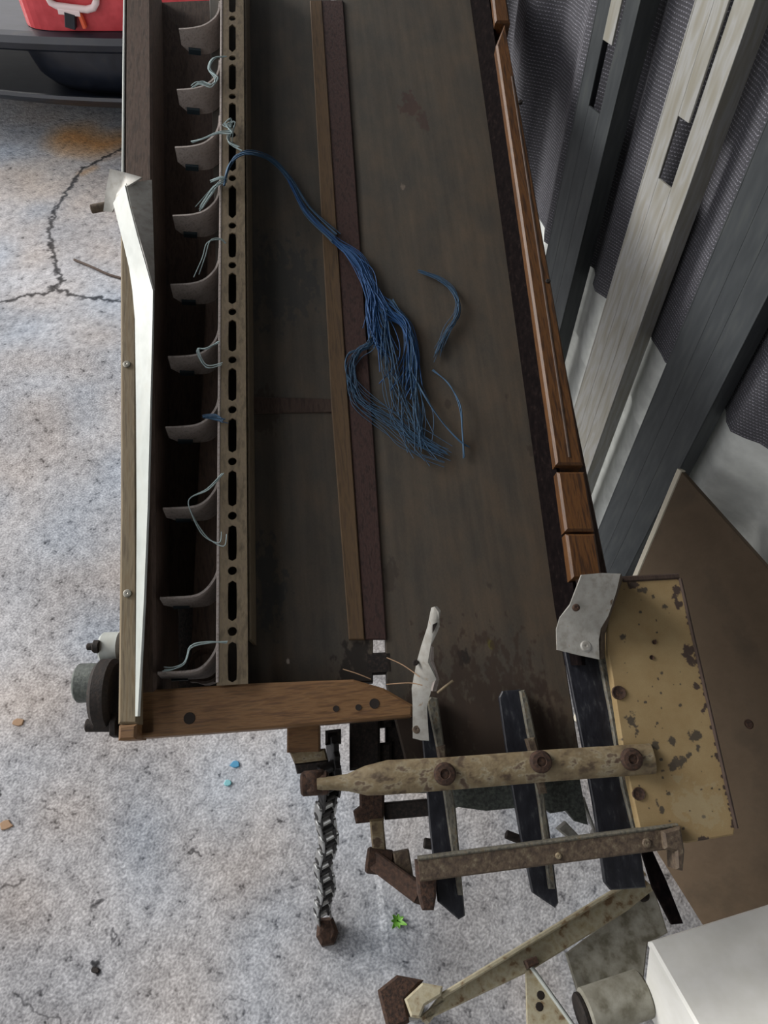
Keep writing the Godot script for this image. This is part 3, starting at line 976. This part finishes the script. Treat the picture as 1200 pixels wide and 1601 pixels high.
func gate(th: Node3D) -> void:
	blade(th, [[655, 1100], [668, 1092], [688, 1190], [702, 1300], [724, 1400], [727, 1432], [717, 1438], [684, 1410], [672, 1300], [664, 1200]],
		[[667, 1096], [673, 1089], [684, 1091], [698, 1190], [712, 1260], [724, 1400], [716, 1400], [700, 1290], [686, 1190]], [[[682, 1168], [696, 1164], [700, 1200], [688, 1200]]], 0.02)
	blade(th, [[780, 1090], [785, 1080], [814, 1078], [838, 1180], [858, 1290], [873, 1412], [868, 1420], [832, 1396], [812, 1300], [795, 1200]],
		[[812, 1080], [820, 1078], [825, 1090], [842, 1170], [848, 1220], [858, 1300], [868, 1390], [858, 1390], [842, 1260], [828, 1170]], [[[822, 1155], [836, 1152], [846, 1186], [832, 1190]], [[838, 1220], [850, 1218], [856, 1240], [844, 1242]]], 0.02)
	blade(th, [[882, 1018], [944, 1030], [968, 1160], [1000, 1320], [1010, 1388], [955, 1392], [945, 1380], [928, 1260], [908, 1150], [894, 1080]],
		[[934, 1020], [946, 990], [952, 1010], [976, 1150], [988, 1230], [1004, 1312], [994, 1318], [972, 1230], [952, 1110]], [[[970, 1195], [990, 1192], [996, 1218], [978, 1220]]], 0.02)
	# bent grey strap over the right blade
	var st := S()
	sheet(st, [[B(908, 899, 0.1), B(938, 896, 0.1), B(969, 897, 0.1)], [B(900, 920, 0.095), B(930, 921, 0.097), B(962, 926, 0.095)], [B(890, 946, 0.075), B(920, 952, 0.077), B(950, 962, 0.075)], [B(874, 966, 0.058), B(904, 976, 0.06), B(938, 982, 0.058)], [B(869, 984, 0.055), B(902, 994, 0.055), B(935, 1000, 0.055)], [B(870, 1016, 0.052), B(902, 1024, 0.052), B(936, 1031, 0.052)]], 0.004)
	var s1 := put(th, "bent_strap", st, M.grey_sheet)
	screw(s1, "bolt_head", B(915, 1010, 0.054), 0.008, M.grey_sheet)
	screw(s1, "bolt_hole", B(900, 950, 0.086), 0.005, M.rust)
	st = S()
	sheet(st, [[B(969, 897, 0.1), B(972, 905, 0.04)], [B(955, 940, 0.09), B(958, 946, 0.04)], [B(938, 984, 0.055), B(944, 990, 0.04)], [B(936, 1030, 0.05), B(943, 1030, 0.04)]], 0.003)
	put(s1, "strap_edge", st, M.rusty_bar)
	# the same strap on the left blade, seen edge on
	st = S()
	sheet(st, [[B(676, 950, 0.14), B(681, 948, 0.15), B(687, 956, 0.15)], [B(670, 980, 0.12), B(675, 985, 0.13), B(686, 978, 0.13)], [B(660, 1010, 0.1), B(667, 1012, 0.11), B(674, 1008, 0.115)], [B(653, 1034, 0.08), B(662, 1036, 0.09), B(670, 1034, 0.1)], [B(648, 1058, 0.06), B(664, 1060, 0.075), B(682, 1060, 0.08)], [B(644, 1076, 0.055), B(660, 1080, 0.06), B(674, 1080, 0.065)], [B(645, 1100, 0.05), B(656, 1102, 0.052), B(667, 1104, 0.052)], [B(645, 1154, 0.045), B(657, 1157, 0.045), B(670, 1158, 0.045)]], 0.004)
	var s2 := put(th, "bent_strap", st, M.grey_sheet)
	st = S()
	prism(st, Bs([[680, 955], [684, 962], [683, 976], [676, 990], [676, 974]], 0.136), 0.004)
	put(s2, "loop_gap", st, M.hole_dark)
	st = S()
	sheet(st, [[B(673, 1010, 0.115), B(676, 1012, 0.1)], [B(671, 1032, 0.1), B(676, 1034, 0.09)], [B(681, 1052, 0.085), B(685, 1062, 0.07)], [B(674, 1080, 0.07), B(680, 1080, 0.06)]], 0.003)
	put(s2, "strap_edge", st, M.vane_grey)
	screw(s2, "bolt_head", B(651, 1140, 0.046), 0.006, M.rusty_bar)
	screw(s2, "bolt_hole", B(649, 1036, 0.085), 0.004, M.hole_dark)
	# cream side plate
	st = S()
	uvr = Rect2(0.2, -0.16, 0.3, 0.46)
	prism(st, Bs([[946, 918], [970, 905], [1060, 900], [1066, 915], [1112, 1110], [1150, 1290], [1147, 1306], [1075, 1318], [1004, 1318], [976, 1190], [950, 1020]], 0.045), 0.014, 0.002)
	uvr = Rect2(0, 0, 1, 1)
	var cp := put(th, "side_plate", st, M.cream_paint)
	for q in [[967, 1083, 0.009], [998, 1241, 0.008], [1018, 1028, 0.003], [1022, 1004, 0.003]]:
		st = S()
		lathe(st, B(q[0], q[1], 0.045), Vector3.UP, [[0.0, 0.0004], [q[2] * 0.6, 0.0006], [q[2], 0.002], [q[2] * 1.1, -0.001]], 14)
		put(cp, "bolt_hole", st, M.rust)
	st = S()
	bar(st, B(972, 906, 0.044), B(1060, 901, 0.044), Vector3.BACK, 0.009, 0.006)
	bar(st, B(1062, 905, 0.044), B(1150, 1295, 0.044), Vector3.RIGHT, 0.005, 0.008)
	put(cp, "rusted_rim", st, M.trough_wood)
	# upper crossbar: a tube flattened at its left end
	st = S()
	var rows := []
	for q in [[498, 1224, 0.0065, 0.045], [520, 1223, 0.0065, 0.045], [545, 1222, 0.009, 0.045], [572, 1219, 0.0165, 0.05], [605, 1214, 0.0195, 0.052], [700, 1208, 0.0185, 0.052], [850, 1196, 0.018, 0.052], [1000, 1186, 0.0175, 0.052]]:
		var p := B(q[0], q[1], 0.0)
		var row := []
		for a in 13:
			var an := PI * a / 12.0
			row.append(p + Vector3(0, q[3] + sin(an) * 0.008 - 0.006, cos(an) * q[2]))
		rows.append(row)
	sheet(st, rows, 0.004)
	var cb := put(th, "upper_crossbar", st, M.worn_paint)
	for q in [[695, 1210], [845, 1191], [987, 1187]]:
		st = S()
		lathe(st, B(q[0], q[1], 0.058), Vector3.UP, [[0.0145, -0.006], [0.0145, 0.002], [0.012, 0.006], [0.0065, 0.007], [0.006, 0.005], [0.0, 0.0055]], 20)
		put(cb, "bolt_head", st, M.rust)
	st = S()
	rod(st, B(470, 1226, 0.03), B(514, 1223, 0.03), 0.0155, 12, 0.003)
	rod(st, B(490, 1204, 0.03), B(492, 1240, 0.03), 0.016, 10, 0.003)
	put(th, "pivot_joint", st, M.rust)
	# lower crossbar: angle iron with end brackets
	st = S()
	var a0 := B(655, 1361, 0.05)
	var a1 := B(1062, 1308, 0.05)
	bar(st, a0, a1, Vector3.BACK, 0.026, 0.005)
	var lb := put(th, "lower_crossbar", st, M.rusty_bar)
	st = S()
	bar(st, a0 + Vector3(0, -0.004, -0.0135), a1 + Vector3(0, -0.004, -0.0135), Vector3.UP, 0.016, 0.005)
	put(lb, "top_flange", st, M.tine_grey)
	st = S()
	prism(st, Bs([[650, 1348], [682, 1344], [682, 1402], [678, 1424], [660, 1424], [654, 1400]], 0.045), 0.03, 0.003)
	put(lb, "end_bracket", st, M.rust)
	st = S()
	prism(st, Bs([[1036, 1300], [1064, 1292], [1071, 1330], [1068, 1362], [1058, 1360], [1056, 1332], [1040, 1328]], 0.062), 0.03, 0.003)
	put(lb, "end_bracket", st, M.rusty_bar)
	screw(lb, "bolt_head", B(1010, 1318, 0.052), 0.006, M.rusty_bar)
	screw(lb, "bolt_head", B(872, 1338, 0.052), 0.004, M.worn_paint)
	# linkage between hanger and lower crossbar
	st = S()
	bar(st, B(588, 1346, -0.04), B(660, 1400, 0.0), Vector3.UP, 0.03, 0.024)
	put(th, "linkage_arm", st, M.rust)
	st = S()
	rod(st, B(572, 1344, -0.04), B(614, 1350, -0.04), 0.017, 10, 0.003)
	put(th, "linkage_joint", st, M.rust)
	st = S()
	bar(st, B(626, 1330, -0.03), B(634, 1378, -0.03), Vector3.RIGHT, 0.022, 0.02)
	put(th, "linkage_block", st, M.rusty_bar)
	st = S()
	rod(st, B(790, 1304, 0.0), B(816, 1314, 0.0), 0.006, 10)
	put(th, "stub_pin", st, M.dark_iron)
	st = S()
	rod(st, B(662, 1318, 0.0), B(676, 1320, 0.0), 0.007, 10)
	put(th, "stub_pin", st, M.dark_iron)
	st = S()
	prism(st, Bs([[870, 1296], [884, 1284], [905, 1306], [922, 1312], [928, 1296], [906, 1250], [914, 1246], [934, 1310], [900, 1320]], -0.03), 0.01, 0.002)
	put(th, "torn_bracket", st, M.grey_sheet)
	st = S()
	prism(st, Bs([[1000, 1322], [1018, 1326], [1042, 1378], [1068, 1444], [1050, 1446], [1020, 1388]], -0.02), 0.006, 0.001)
	put(th, "corner_flap", st, M.black_rubber)

# ------------------------------------------------------------------ chain
func build_chain() -> void:
	fr = Transform3D()
	var foot := G(511, 1458)
	var t := Transform3D(Basis(), foot)
	var top := B(514, 1200, -0.02)
	var th := thing("roller_chain", "oily roller chain hanging from the sprocket down to the concrete floor", "chain", t)
	var a := loc(top)
	var b := Vector3(-0.005, 0.035, -0.02)
	var n := 21
	var d := (b - a).normalized()
	var side := d.cross(Vector3(0.5, 0, 0.86)).normalized()
	for k in n:
		var p: Vector3 = a.lerp(b, float(k) / n) + Vector3(0.004 * sin(k * 0.9), 0, 0)
		var q: Vector3 = a.lerp(b, (k + 1.0) / n) + Vector3(0.004 * sin((k + 1) * 0.9), 0, 0)
		var st := S()
		var w := 0.0125 if k % 2 == 0 else 0.009
		for s in [-1.0, 1.0]:
			bar(st, p - d * 0.004 + side * w * s, q + d * 0.004 + side * w * s, d.cross(side), 0.019, 0.004, 0.0015)
		rod(st, p - side * 0.015, p + side * 0.015, 0.0075, 10)
		put(th, "link", st, M.chain_silver if k % 2 == 0 and k > 3 else M.chain_black)
	var st2 := S()
	prism(st2, [Vector3(-0.016, 0.04, -0.02), Vector3(0.012, 0.04, -0.022), Vector3(0.022, 0.036, 0.0), Vector3(0.014, 0.03, 0.02), Vector3(-0.008, 0.03, 0.024), Vector3(-0.018, 0.036, 0.01)], 0.035, 0.006)
	put(th, "end_weight", st2, M.rust)

# ------------------------------------------------------------------ twine
func frayed(paths: Array, r: float, n: int, spread: float) -> SurfaceTool:
	var st := S()
	for k in n:
		var src: Array = paths[k % paths.size()]
		var pts := []
		var ph := rng.randf() * TAU
		var lean := Vector2(rng.randfn(0, 1), rng.randfn(0, 1))
		for i in src.size():
			var q: Array = src[i]
			var f: float = float(i) / (src.size() - 1)
			var s: float = q[3] if q.size() > 3 else spread
			pts.append(B(q[0] + rng.randf_range(-1, 1) * s * 0.7 + lean.x * f * s * 0.8, q[1] + rng.randf_range(-1, 1) * s * 0.6 + lean.y * f * s * 0.9, q[2] + absf(rng.randfn(0, 0.003)) + 0.001 * sin(ph + f * 5)))
		tube(st, spline(pts, 5), r, 4)
	return st

func build_twine() -> void:
	fr = Transform3D()
	var t := bed
	t.origin = on_plane(560, 500, bed.origin, bed.basis.y)
	var th := thing("blue_twine", "frayed hank of blue baler twine trailing from the slotted strip across the bed", "twine", t)
	var spine := [[350, 290, 0.066, 1.5], [357, 262, 0.072, 2], [372, 244, 0.07, 2.5], [395, 240, 0.062, 2.5], [425, 252, 0.03, 3], [452, 282, 0.012, 3], [478, 330, 0.01, 4], [520, 374, 0.01, 5], [556, 404, 0.01, 8], [576, 440, 0.01, 9]]
	put(th, "cord", frayed([spine.slice(0, 8)], 0.0011, 20, 3.0), M.rope_faded)
	var body := spine.slice(5)
	put(th, "tassel", frayed([
		body + [[586, 490, 0.012, 11], [592, 540, 0.008, 13]],
		body + [[600, 480, 0.01, 12], [632, 510, 0.008, 9], [640, 560, 0.006, 9], [628, 600, 0.006, 14]],
		body + [[582, 500, 0.012, 9], [590, 530, 0.01, 10], [606, 555, 0.008, 9]]], 0.00085, 70, 4.0), M.rope_blue)
	put(th, "frayed_ends", frayed([
		[[588, 470, 0.01, 8], [584, 530, 0.01, 10], [560, 552, 0.008, 8], [548, 580, 0.006, 8], [562, 624, 0.005, 12], [610, 660, 0.004, 12], [650, 690, 0.004, 12], [700, 714, 0.004, 8]],
		[[600, 480, 0.01, 8], [606, 560, 0.01, 14], [618, 610, 0.006, 18], [636, 660, 0.004, 18], [660, 700, 0.004, 14]],
		[[610, 470, 0.008, 6], [638, 510, 0.008, 8], [644, 580, 0.006, 10], [648, 640, 0.005, 14], [656, 690, 0.004, 10]]], 0.0006, 54, 8.0), M.rope_faded)
	for q in [[[640, 575, 0.004], [664, 620, 0.008], [690, 660, 0.006], [716, 690, 0.003], [730, 700, 0.003]], [[676, 578, 0.003], [702, 600, 0.006], [718, 635, 0.008], [722, 675, 0.005], [724, 716, 0.003]], [[574, 545, 0.004], [545, 552, 0.01], [541, 580, 0.006], [556, 610, 0.004]]]:
		put(th, "loose_strand", frayed([q], 0.001, 2, 2.0), M.rope_faded)
	put(th, "stray_tuft", frayed([[[655, 424, 0.003, 4], [690, 438, 0.004, 4], [712, 462, 0.004, 5], [714, 490, 0.004, 5], [698, 518, 0.003, 6], [682, 552, 0.003, 5]]], 0.0005, 14, 4.0), M.rope_faded)
	# short ends knotted round single vanes
	var loops := [
		["pale twine end looped round the second vane from the far end", [[352, 88, 0.066], [334, 92, 0.075], [326, 108, 0.07], [338, 124, 0.066], [330, 134, 0.062], [312, 130, 0.064], [300, 137, 0.06]], "rope_pale", 5],
		["pale twine snarl round the third vane, next to the root of the blue hank", [[300, 222, 0.06], [318, 216, 0.064], [340, 208, 0.07], [362, 206, 0.07], [352, 196, 0.075], [364, 190, 0.066], [358, 222, 0.068], [376, 234, 0.066]], "rope_pale", 6],
		["grey twine knot between the third and fourth vane on the strip edge", [[330, 284, 0.068], [345, 278, 0.072], [354, 282, 0.066], [340, 288, 0.062], [330, 300, 0.06], [312, 326, 0.06]], "rope_pale", 6],
		["thin twine bow arching above the fifth vane", [[352, 380, 0.066], [344, 374, 0.075], [326, 378, 0.09], [316, 400, 0.08], [306, 432, 0.06]], "rope_pale", 2],
		["fine twine threads lying over the sixth vane", [[342, 535, 0.07], [322, 545, 0.07], [308, 548, 0.07], [322, 572, 0.062], [345, 570, 0.066]], "rope_pale", 4],
		["bluish twine wisps over the seventh vane", [[348, 655, 0.068], [335, 650, 0.066], [318, 652, 0.064], [334, 656, 0.064], [350, 660, 0.066]], "rope_faded", 4],
		["long thin twine tail hanging from the eighth vane", [[348, 740, 0.066], [326, 766, 0.07], [296, 780, 0.066], [300, 805, 0.064], [320, 840, 0.06], [346, 852, 0.066], [352, 835, 0.066]], "rope_pale", 2],
		["pale green twine curled round the vane nearest the wooden beam", [[355, 1004, 0.066], [325, 1004, 0.075], [298, 1012, 0.08], [288, 1034, 0.07], [272, 1044, 0.062], [254, 1048, 0.06]], "rope_pale", 3]]
	for l in loops:
		fr = Transform3D()
		var at := bed
		at.origin = B(l[1][0][0], l[1][0][1], 0.06)
		fr = at
		solo("twine_knot", l[0], "twine", at, frayed([l[1]], 0.0008, l[3], 3.0), M[l[2]], "twine ends on the vanes")
	fr = Transform3D()
	var s2 := bed
	s2.origin = B(640, 1060, 0.05)
	fr = s2
	var stalks := [["thin straw stalk reaching from the seam to the bent strap", [[604, 1028, 0.05], [630, 1040, 0.06], [656, 1058, 0.075]]], ["straw stalk lying level across the pointed tip of the beam", [[604, 1070, 0.06], [640, 1068, 0.07], [660, 1072, 0.07]]], ["short straw stalk on the bed behind the wooden beam", [[536, 1046, 0.055], [560, 1054, 0.056], [580, 1062, 0.056]]]]
	for q in stalks: solo("straw_stalk", q[0], "straw", s2, frayed([q[1]], 0.0007, 1, 0.5), M.leaf_dry, "straw by the beam tip")
	fr = Transform3D()
	s2.origin = B(690, 1080, 0.07)
	fr = s2
	solo("wood_splinter", "small pale splinter standing beside the bent strap of the left blade", "splinter", s2, frayed([[[684, 1083, 0.07], [695, 1074, 0.072], [708, 1064, 0.074]]], 0.002, 1, 0.1), M.batten_wood)

# ------------------------------------------------------------------ the cream casting and the white box in front
func build_casting() -> void:
	fr = Transform3D()
	var th := thing("cream_chute", "rust-flecked cream metal chute frame lying on the floor before the blade gate", "machine part", Transform3D(Basis(), G(840, 1480)))
	var st := S()
	prism(st, Gs([[690, 1560], [1003, 1370], [1024, 1389], [980, 1424], [933, 1454], [827, 1519], [661, 1598], [655, 1590]], 0.2), 0.01, 0.002)
	var ch := put(th, "channel", st, M.cast_cream)
	st = S()
	var a := G(690, 1557, 0.205)
	var b := G(1004, 1367, 0.205)
	bar(st, a, b, Vector3.UP, 0.03, 0.008)
	put(ch, "lip", st, M.cast_cream)
	st = S()
	bar(st, G(664, 1596, 0.14), G(690, 1562, 0.14), Vector3.UP, 0.12, 0.012)
	put(ch, "end_web", st, M.cast_cream)
	st = S()
	prism(st, Gs([[933, 1453], [985, 1418], [1022, 1389], [1032, 1420], [1044, 1458], [1012, 1476], [1006, 1530], [960, 1552], [905, 1558], [884, 1490]], 0.18), 0.008, 0.002)
	var pl := put(th, "back_sheet", st, M.dull_sheet)
	screw(pl, "bolt_head", G(1005, 1400, 0.185), 0.01, M.dark_iron, Vector3.UP, 0.006)
	st = S()
	prism(st, Gs([[590, 1548], [620, 1524], [662, 1532], [634, 1562], [640, 1598], [606, 1612]], 0.22), 0.1, 0.004)
	put(th, "end_block", st, M.rust)
	st = S()
	prism(st, Gs([[632, 1562], [660, 1536], [692, 1542], [690, 1556], [664, 1572], [656, 1592], [642, 1590]], 0.23), 0.02, 0.003)
	put(th, "end_cap", st, M.cast_cream)
	st = S()
	prism(st, Gs([[821, 1510], [832, 1512], [897, 1604], [890, 1625], [824, 1625]], 0.2), 0.006, 0.001)
	var wb := put(th, "white_bracket", st, M.cast_cream)
	st = S()
	bar(st, G(828, 1509, 0.202), G(900, 1610, 0.202), Vector3.UP, 0.012, 0.006)
	put(wb, "bright_edge", st, M.white_paint)
	for q in [[845, 1556], [843, 1574]]:
		st = S()
		lathe(st, G(q[0], q[1], 0.2), Vector3.UP, [[0.0, 0.0008], [0.005, 0.0008], [0.0065, 0.0]], 10)
		put(wb, "bolt_hole", st, M.hole_dark)
	st = S()
	bar(st, G(822, 1508, 0.215), G(838, 1502, 0.215), Vector3.UP, 0.03, 0.012)
	put(th, "hinge_tab", st, M.rust)
	st = S()
	rod(st, G(914, 1584, 0.215), G(1008, 1552, 0.215), 0.034, 26, 0.004)
	var dr := put(th, "drum", st, M.dull_sheet)
	st = S()
	rod(st, G(905, 1587, 0.215), G(915, 1584, 0.215), 0.03, 26, 0.003)
	put(dr, "drum_end", st, M.dark_iron)
	# legs that carry the frame
	st = S()
	for q in [[985, 1420], [650, 1575], [960, 1530]]:
		var p := G(q[0], q[1], 0.175)
		st = S()
		bar(st, p, loc(Vector3((fr * p).x, 0, (fr * p).z)), Vector3.RIGHT, 0.025, 0.025)
		put(th, "leg", st, M.dull_sheet)

	fr = Transform3D()
	var k := 1.1
	var c := EYE + ray(1013, 1470) * k
	var ea := (ray(1200, 1412) * 1.028 - ray(1013, 1470)).normalized()
	var eb := (ray(1088, 1601) * 0.905 - ray(1013, 1470)).normalized()
	eb = (eb - ea * ea.dot(eb)).normalized()
	var ec := ea.cross(eb)            # out of the lid or into the box
	if ec.y < 0: ec = -ec
	var wid := 0.26
	var deep := 0.22
	var tall := 0.15
	var bt := Transform3D(Basis(ea, ec, ea.cross(ec)), c)
	var zs := 1.0 if bt.basis.z.dot(eb) > 0 else -1.0
	var bx := thing("white_box", "white lidded box tilted towards the viewer in the near right corner", "box", bt)
	st = S()
	prism(st, [Vector3(0, 0, 0), Vector3(wid, 0, 0), Vector3(wid, 0, deep * zs), Vector3(0, 0, deep * zs)], 0.012, 0.004)
	put(bx, "lid", st, M.box_white)
	st = S()
	prism(st, [Vector3(0.002, -0.013, 0.002 * zs), Vector3(wid - 0.002, -0.013, 0.002 * zs), Vector3(wid - 0.002, -0.013, (deep - 0.002) * zs), Vector3(0.002, -0.013, (deep - 0.002) * zs)], tall, 0.003)
	put(bx, "body", st, M.box_white)
	st = S()
	for q in [Vector3(0.08, -tall, 0.08 * zs), Vector3(wid - 0.08, -tall, 0.08 * zs), Vector3(0.1, -tall, (deep - 0.06) * zs), Vector3(wid - 0.08, -tall, (deep - 0.06) * zs)]:
		var w: Vector3 = bt * q
		st = S()
		bar(st, q, bt.affine_inverse() * Vector3(w.x, 0.0, w.z), Vector3.RIGHT, 0.03, 0.03)
		put(bx, "leg", st, M.dull_sheet)

# ------------------------------------------------------------------ far left: black tubs and the red body
func build_far() -> void:
	fr = Transform3D()
	var c := Vector3(-0.8, 0.1, -3.73)
	var tray := S()
	lathe(tray, Vector3.ZERO, Vector3.UP, [[0.0, 0.09], [0.96, 0.09], [1.0, 0.11], [1.05, 0.135], [1.075, 0.14], [1.085, 0.13], [1.06, 0.11], [0.98, 0.07], [0.9, 0.06], [0.0, 0.06]], 72)
	var th := thing("black_tray", "wide shallow black dish under the oval black tub at the far left", "tray", Transform3D(Basis.from_scale(Vector3(1.57, 1, 0.737)), c))
	put(th, "dish", tray, M.tub_black)
	var st := S()
	for k in 4:
		var a := TAU * (k + 0.5) / 4
		st = S()
		rod(st, Vector3(cos(a) * 0.4, -c.y, sin(a) * 0.4), Vector3(cos(a) * 0.4, 0.075, sin(a) * 0.4), 0.06, 16)
		put(th, "foot", st, M.tub_black)
	th = thing("black_tub", "oval black tub with a thick rim, standing in the shallow black dish", "tub", Transform3D(Basis(), c + Vector3(0, 0.101, 0)))
	st = S()
	var hw := c.x - on_plane(17, 80, Vector3(0, 0, c.z + 0.55), Vector3.BACK).x
	var rings := []
	for q in [[0.86, 0.0], [0.93, 0.015], [0.965, 0.05], [0.985, 0.11], [1.0, 0.17], [1.0, 0.2]]:
		var ring := []
		for k in 65:
			var a := TAU * k / 64
			ring.append(Vector3(signf(cos(a)) * pow(absf(cos(a)), 0.5) * hw * q[0], q[1], signf(sin(a)) * pow(absf(sin(a)), 0.5) * 0.74 * q[0]))
		rings.append(ring)
	sheet(st, rings, 0.008)
	put(th, "bowl", st, M.tub_black)
	st = S()
	lathe(st, Vector3.ZERO, Vector3.UP, [[0.95, 0.185], [1.05, 0.19], [1.08, 0.205], [1.09, 0.228], [1.07, 0.247], [1.03, 0.252], [0.0, 0.252]], 72)
	put(th, "rim", st, M.tub_black).scale = Vector3(1.83, 1, 0.737)
	th = thing("red_housing", "bright red plastic housing with a white rounded handle on the black tub", "housing", Transform3D(Basis(), c + Vector3(0, 0.355, 0)))
	var zf := c.z + 0.75
	var zp := Vector3(0, 0, zf)
	var zn := Vector3.BACK
	var half := c.x - on_plane(14, 30, zp, zn).x
	st = S()
	var prof := []
	for k in 48:
		var a := TAU * k / 48
		prof.append(Vector3(signf(cos(a)) * pow(absf(cos(a)), 0.2) * half, 0.4, signf(sin(a)) * pow(absf(sin(a)), 0.2) * 0.74))
	prism(st, prof, 0.4, 0.03)
	put(th, "shell", st, M.red_plastic)
	st = S()
	var hp := []
	for q in [[74, -25], [75, -4], [79, 4], [88, 9], [110, 12], [136, 15], [146, 12], [150, 4], [151, -25], [140, -34], [84, -36], [74, -25]]:
		hp.append(loc(on_plane(q[0], q[1], zp, zn)))
	tube(st, hp, 0.012, 8)
	put(th, "handle_frame", st, M.pink_white)
	st = S()
	bar(st, loc(on_plane(111, 42, zp, zn)), loc(on_plane(110, 19, zp, zn)), Vector3.RIGHT, 0.036, 0.03)
	put(th, "latch_post", st, M.tub_black)
	st = S()
	bar(st, loc(on_plane(92, 16, zp, zn)), loc(on_plane(126, 20, zp, zn)), Vector3.UP, 0.018, 0.026)
	put(th, "latch_bar", st, M.pink_white)
	st = S()
	bar(st, loc(on_plane(124, 20, zp, zn)), loc(on_plane(133, 43, zp, zn)), Vector3.RIGHT, 0.012, 0.02)
	put(th, "strap", st, M.orange_line)
	# leaf litter beyond the tray
	st = S()
	for k in 500:
		var p := Vector3(rng.randf_range(-0.5, 0.5), rng.randf_range(0.0, 0.05), rng.randf_range(-0.5, 0.5))
		var a := rng.randf() * TAU
		var u := Vector3(cos(a), rng.randf_range(-0.4, 0.4), sin(a)) * 0.035
		var v := Vector3(-sin(a), rng.randf_range(-0.4, 0.4), cos(a)) * 0.02
		prism(st, [p - u, p + v, p + u, p - v], 0.002)
	var lt := solo("leaf_litter", "heap of brown dead leaves on the ground left of the black tub", "leaves", Transform3D(Basis(), Vector3(-2.75, 0, -4.4)), st, M.leaf_brown)
	lt.set_meta("kind", "stuff")

func chip(called: String, label: String, category: String, x: float, y: float, r: float, m: Material, group := "") -> void:
	fr = Transform3D()
	var st := S()
	var pts := []
	for k in 9:
		var a := TAU * k / 9
		var q := r * rng.randf_range(0.7, 1.1)
		pts.append(Vector3(cos(a) * q, 0.004, sin(a) * q * 0.75))
	prism(st, pts, 0.004, 0.001)
	solo(called, label, category, Transform3D(Basis(), G(x, y)), st, m, group)

func build_litter() -> void:
	chip("plastic_chip", "bright blue plastic scrap on the concrete below the wooden beam", "scrap", 368, 1195, 0.012, M.chip_blue)
	chip("plastic_chip", "paler teal scrap just below the bright blue scrap", "scrap", 356, 1224, 0.009, M.chip_teal)
	chip("dry_leaf", "tan dry leaf on the floor left of the drive boss", "leaf", 30, 1130, 0.014, M.leaf_dry)
	chip("dry_leaf", "faded orange leaf at the left floor edge, lower of the two", "leaf", 10, 1291, 0.014, M.leaf_dry)
	chip("dark_pebble", "small black pebble on the open floor at lower left", "pebble", 149, 1517, 0.008, M.dark_iron)
	fr = Transform3D()
	var st := S()
	tube(st, spline([G(116, 406, 0.005), G(145, 418, 0.008), G(172, 430, 0.005), G(210, 440, 0.005)], 5), 0.0045, 6)
	solo("twig", "thin dark twig on the floor left of the white fence sheet", "twig", Transform3D(), st, M.rail_wood)
	st = S()
	var c := G(621, 1440)
	for k in 7:
		var a := TAU * k / 7 + 0.4
		var d := Vector3(cos(a), 0.55, sin(a)).normalized()
		var s := Vector3(-sin(a), 0, cos(a))
		var l := rng.randf_range(0.012, 0.022)
		sheet(st, [[d * 0.001 - s * 0.001, d * 0.001, d * 0.001 + s * 0.001], [d * l * 0.5 - s * 0.004, d * l * 0.5 - Vector3(0, 0.001, 0), d * l * 0.5 + s * 0.004], [d * l - s * 0.001, d * l - Vector3(0, 0.003, 0), d * l + s * 0.001]], 0.0006)
	tube(st, [Vector3.ZERO, Vector3(0, 0.006, 0)], 0.0015, 5)
	solo("weed_seedling", "tiny bright green seedling growing from the floor seam under the left blade", "plant", Transform3D(Basis(), c), st, M.leaf_green)

# ------------------------------------------------------------------
func _ready() -> void:
	rng.seed = 7
	var p := deg_to_rad(PITCH)
	cam_up = Vector3(0, cos(p), -sin(p))
	cam_fwd = Vector3(0, -sin(p), -cos(p))
	var cam := Camera3D.new()
	cam.name = "camera"
	cam.transform = Transform3D(Basis(Vector3.RIGHT, -p), EYE)
	cam.fov = rad_to_deg(2.0 * atan(800.5 / FOCAL))
	cam.near = 0.05
	add_child(cam)
	cam.current = true
	var env := Environment.new()
	env.background_mode = Environment.BG_SKY
	var sky := Sky.new()
	var sm := ProceduralSkyMaterial.new()       # an overcast day
	sm.sky_top_color = Color(0.92, 0.915, 0.92)
	sm.sky_horizon_color = Color(0.98, 0.975, 0.97)
	sm.ground_horizon_color = Color(0.6, 0.62, 0.6)
	sm.ground_bottom_color = Color(0.4, 0.4, 0.4)
	sm.sky_energy_multiplier = 1.0
	sky.sky_material = sm
	env.sky = sky
	env.tonemap_mode = Environment.TONE_MAPPER_LINEAR
	env.tonemap_exposure = 1.9
	env.sdfgi_enabled = true
	env.ssao_enabled = true
	env.ssil_enabled = true
	var we := WorldEnvironment.new()
	we.name = "surroundings"
	we.environment = env
	add_child(we)

	# the bright side of the overcast sky, low through the open side of the shed
	var sun := DirectionalLight3D.new()
	sun.name = "daylight"
	add_child(sun)
	sun.look_at_from_position(Vector3(-0.82, 0.40, -0.36), Vector3.ZERO)
	sun.light_energy = 0.6
	sun.light_color = Color(1.0, 0.985, 0.965)
	sun.light_angular_distance = 24.0
	sun.shadow_enabled = true

	# where the table and the net wall stand
	var az := deg_to_rad(-6.2)
	var el := deg_to_rad(17.7)
	var v := Vector3(sin(az) * cos(el), sin(el), -cos(az) * cos(el))
	var u := Vector3(cos(az), 0, sin(az))
	bed = Transform3D(Basis(u, u.cross(v), -v), EYE + ray(600, 1062) * 1.05)
	var wz := deg_to_rad(-24.6)
	var d := Vector3(sin(wz), 0, -cos(wz))
	var n := Vector3(d.z, 0, -d.x)
	var foot := on_plane(975, 930, Vector3.ZERO, Vector3.UP)
	wall = Transform3D(Basis(-d, Vector3.UP, n), foot)

	materials()
	build_floor()
	build_shed()
	build_table()
	build_chain()
	build_twine()
	build_casting()
	build_far()
	build_litter()
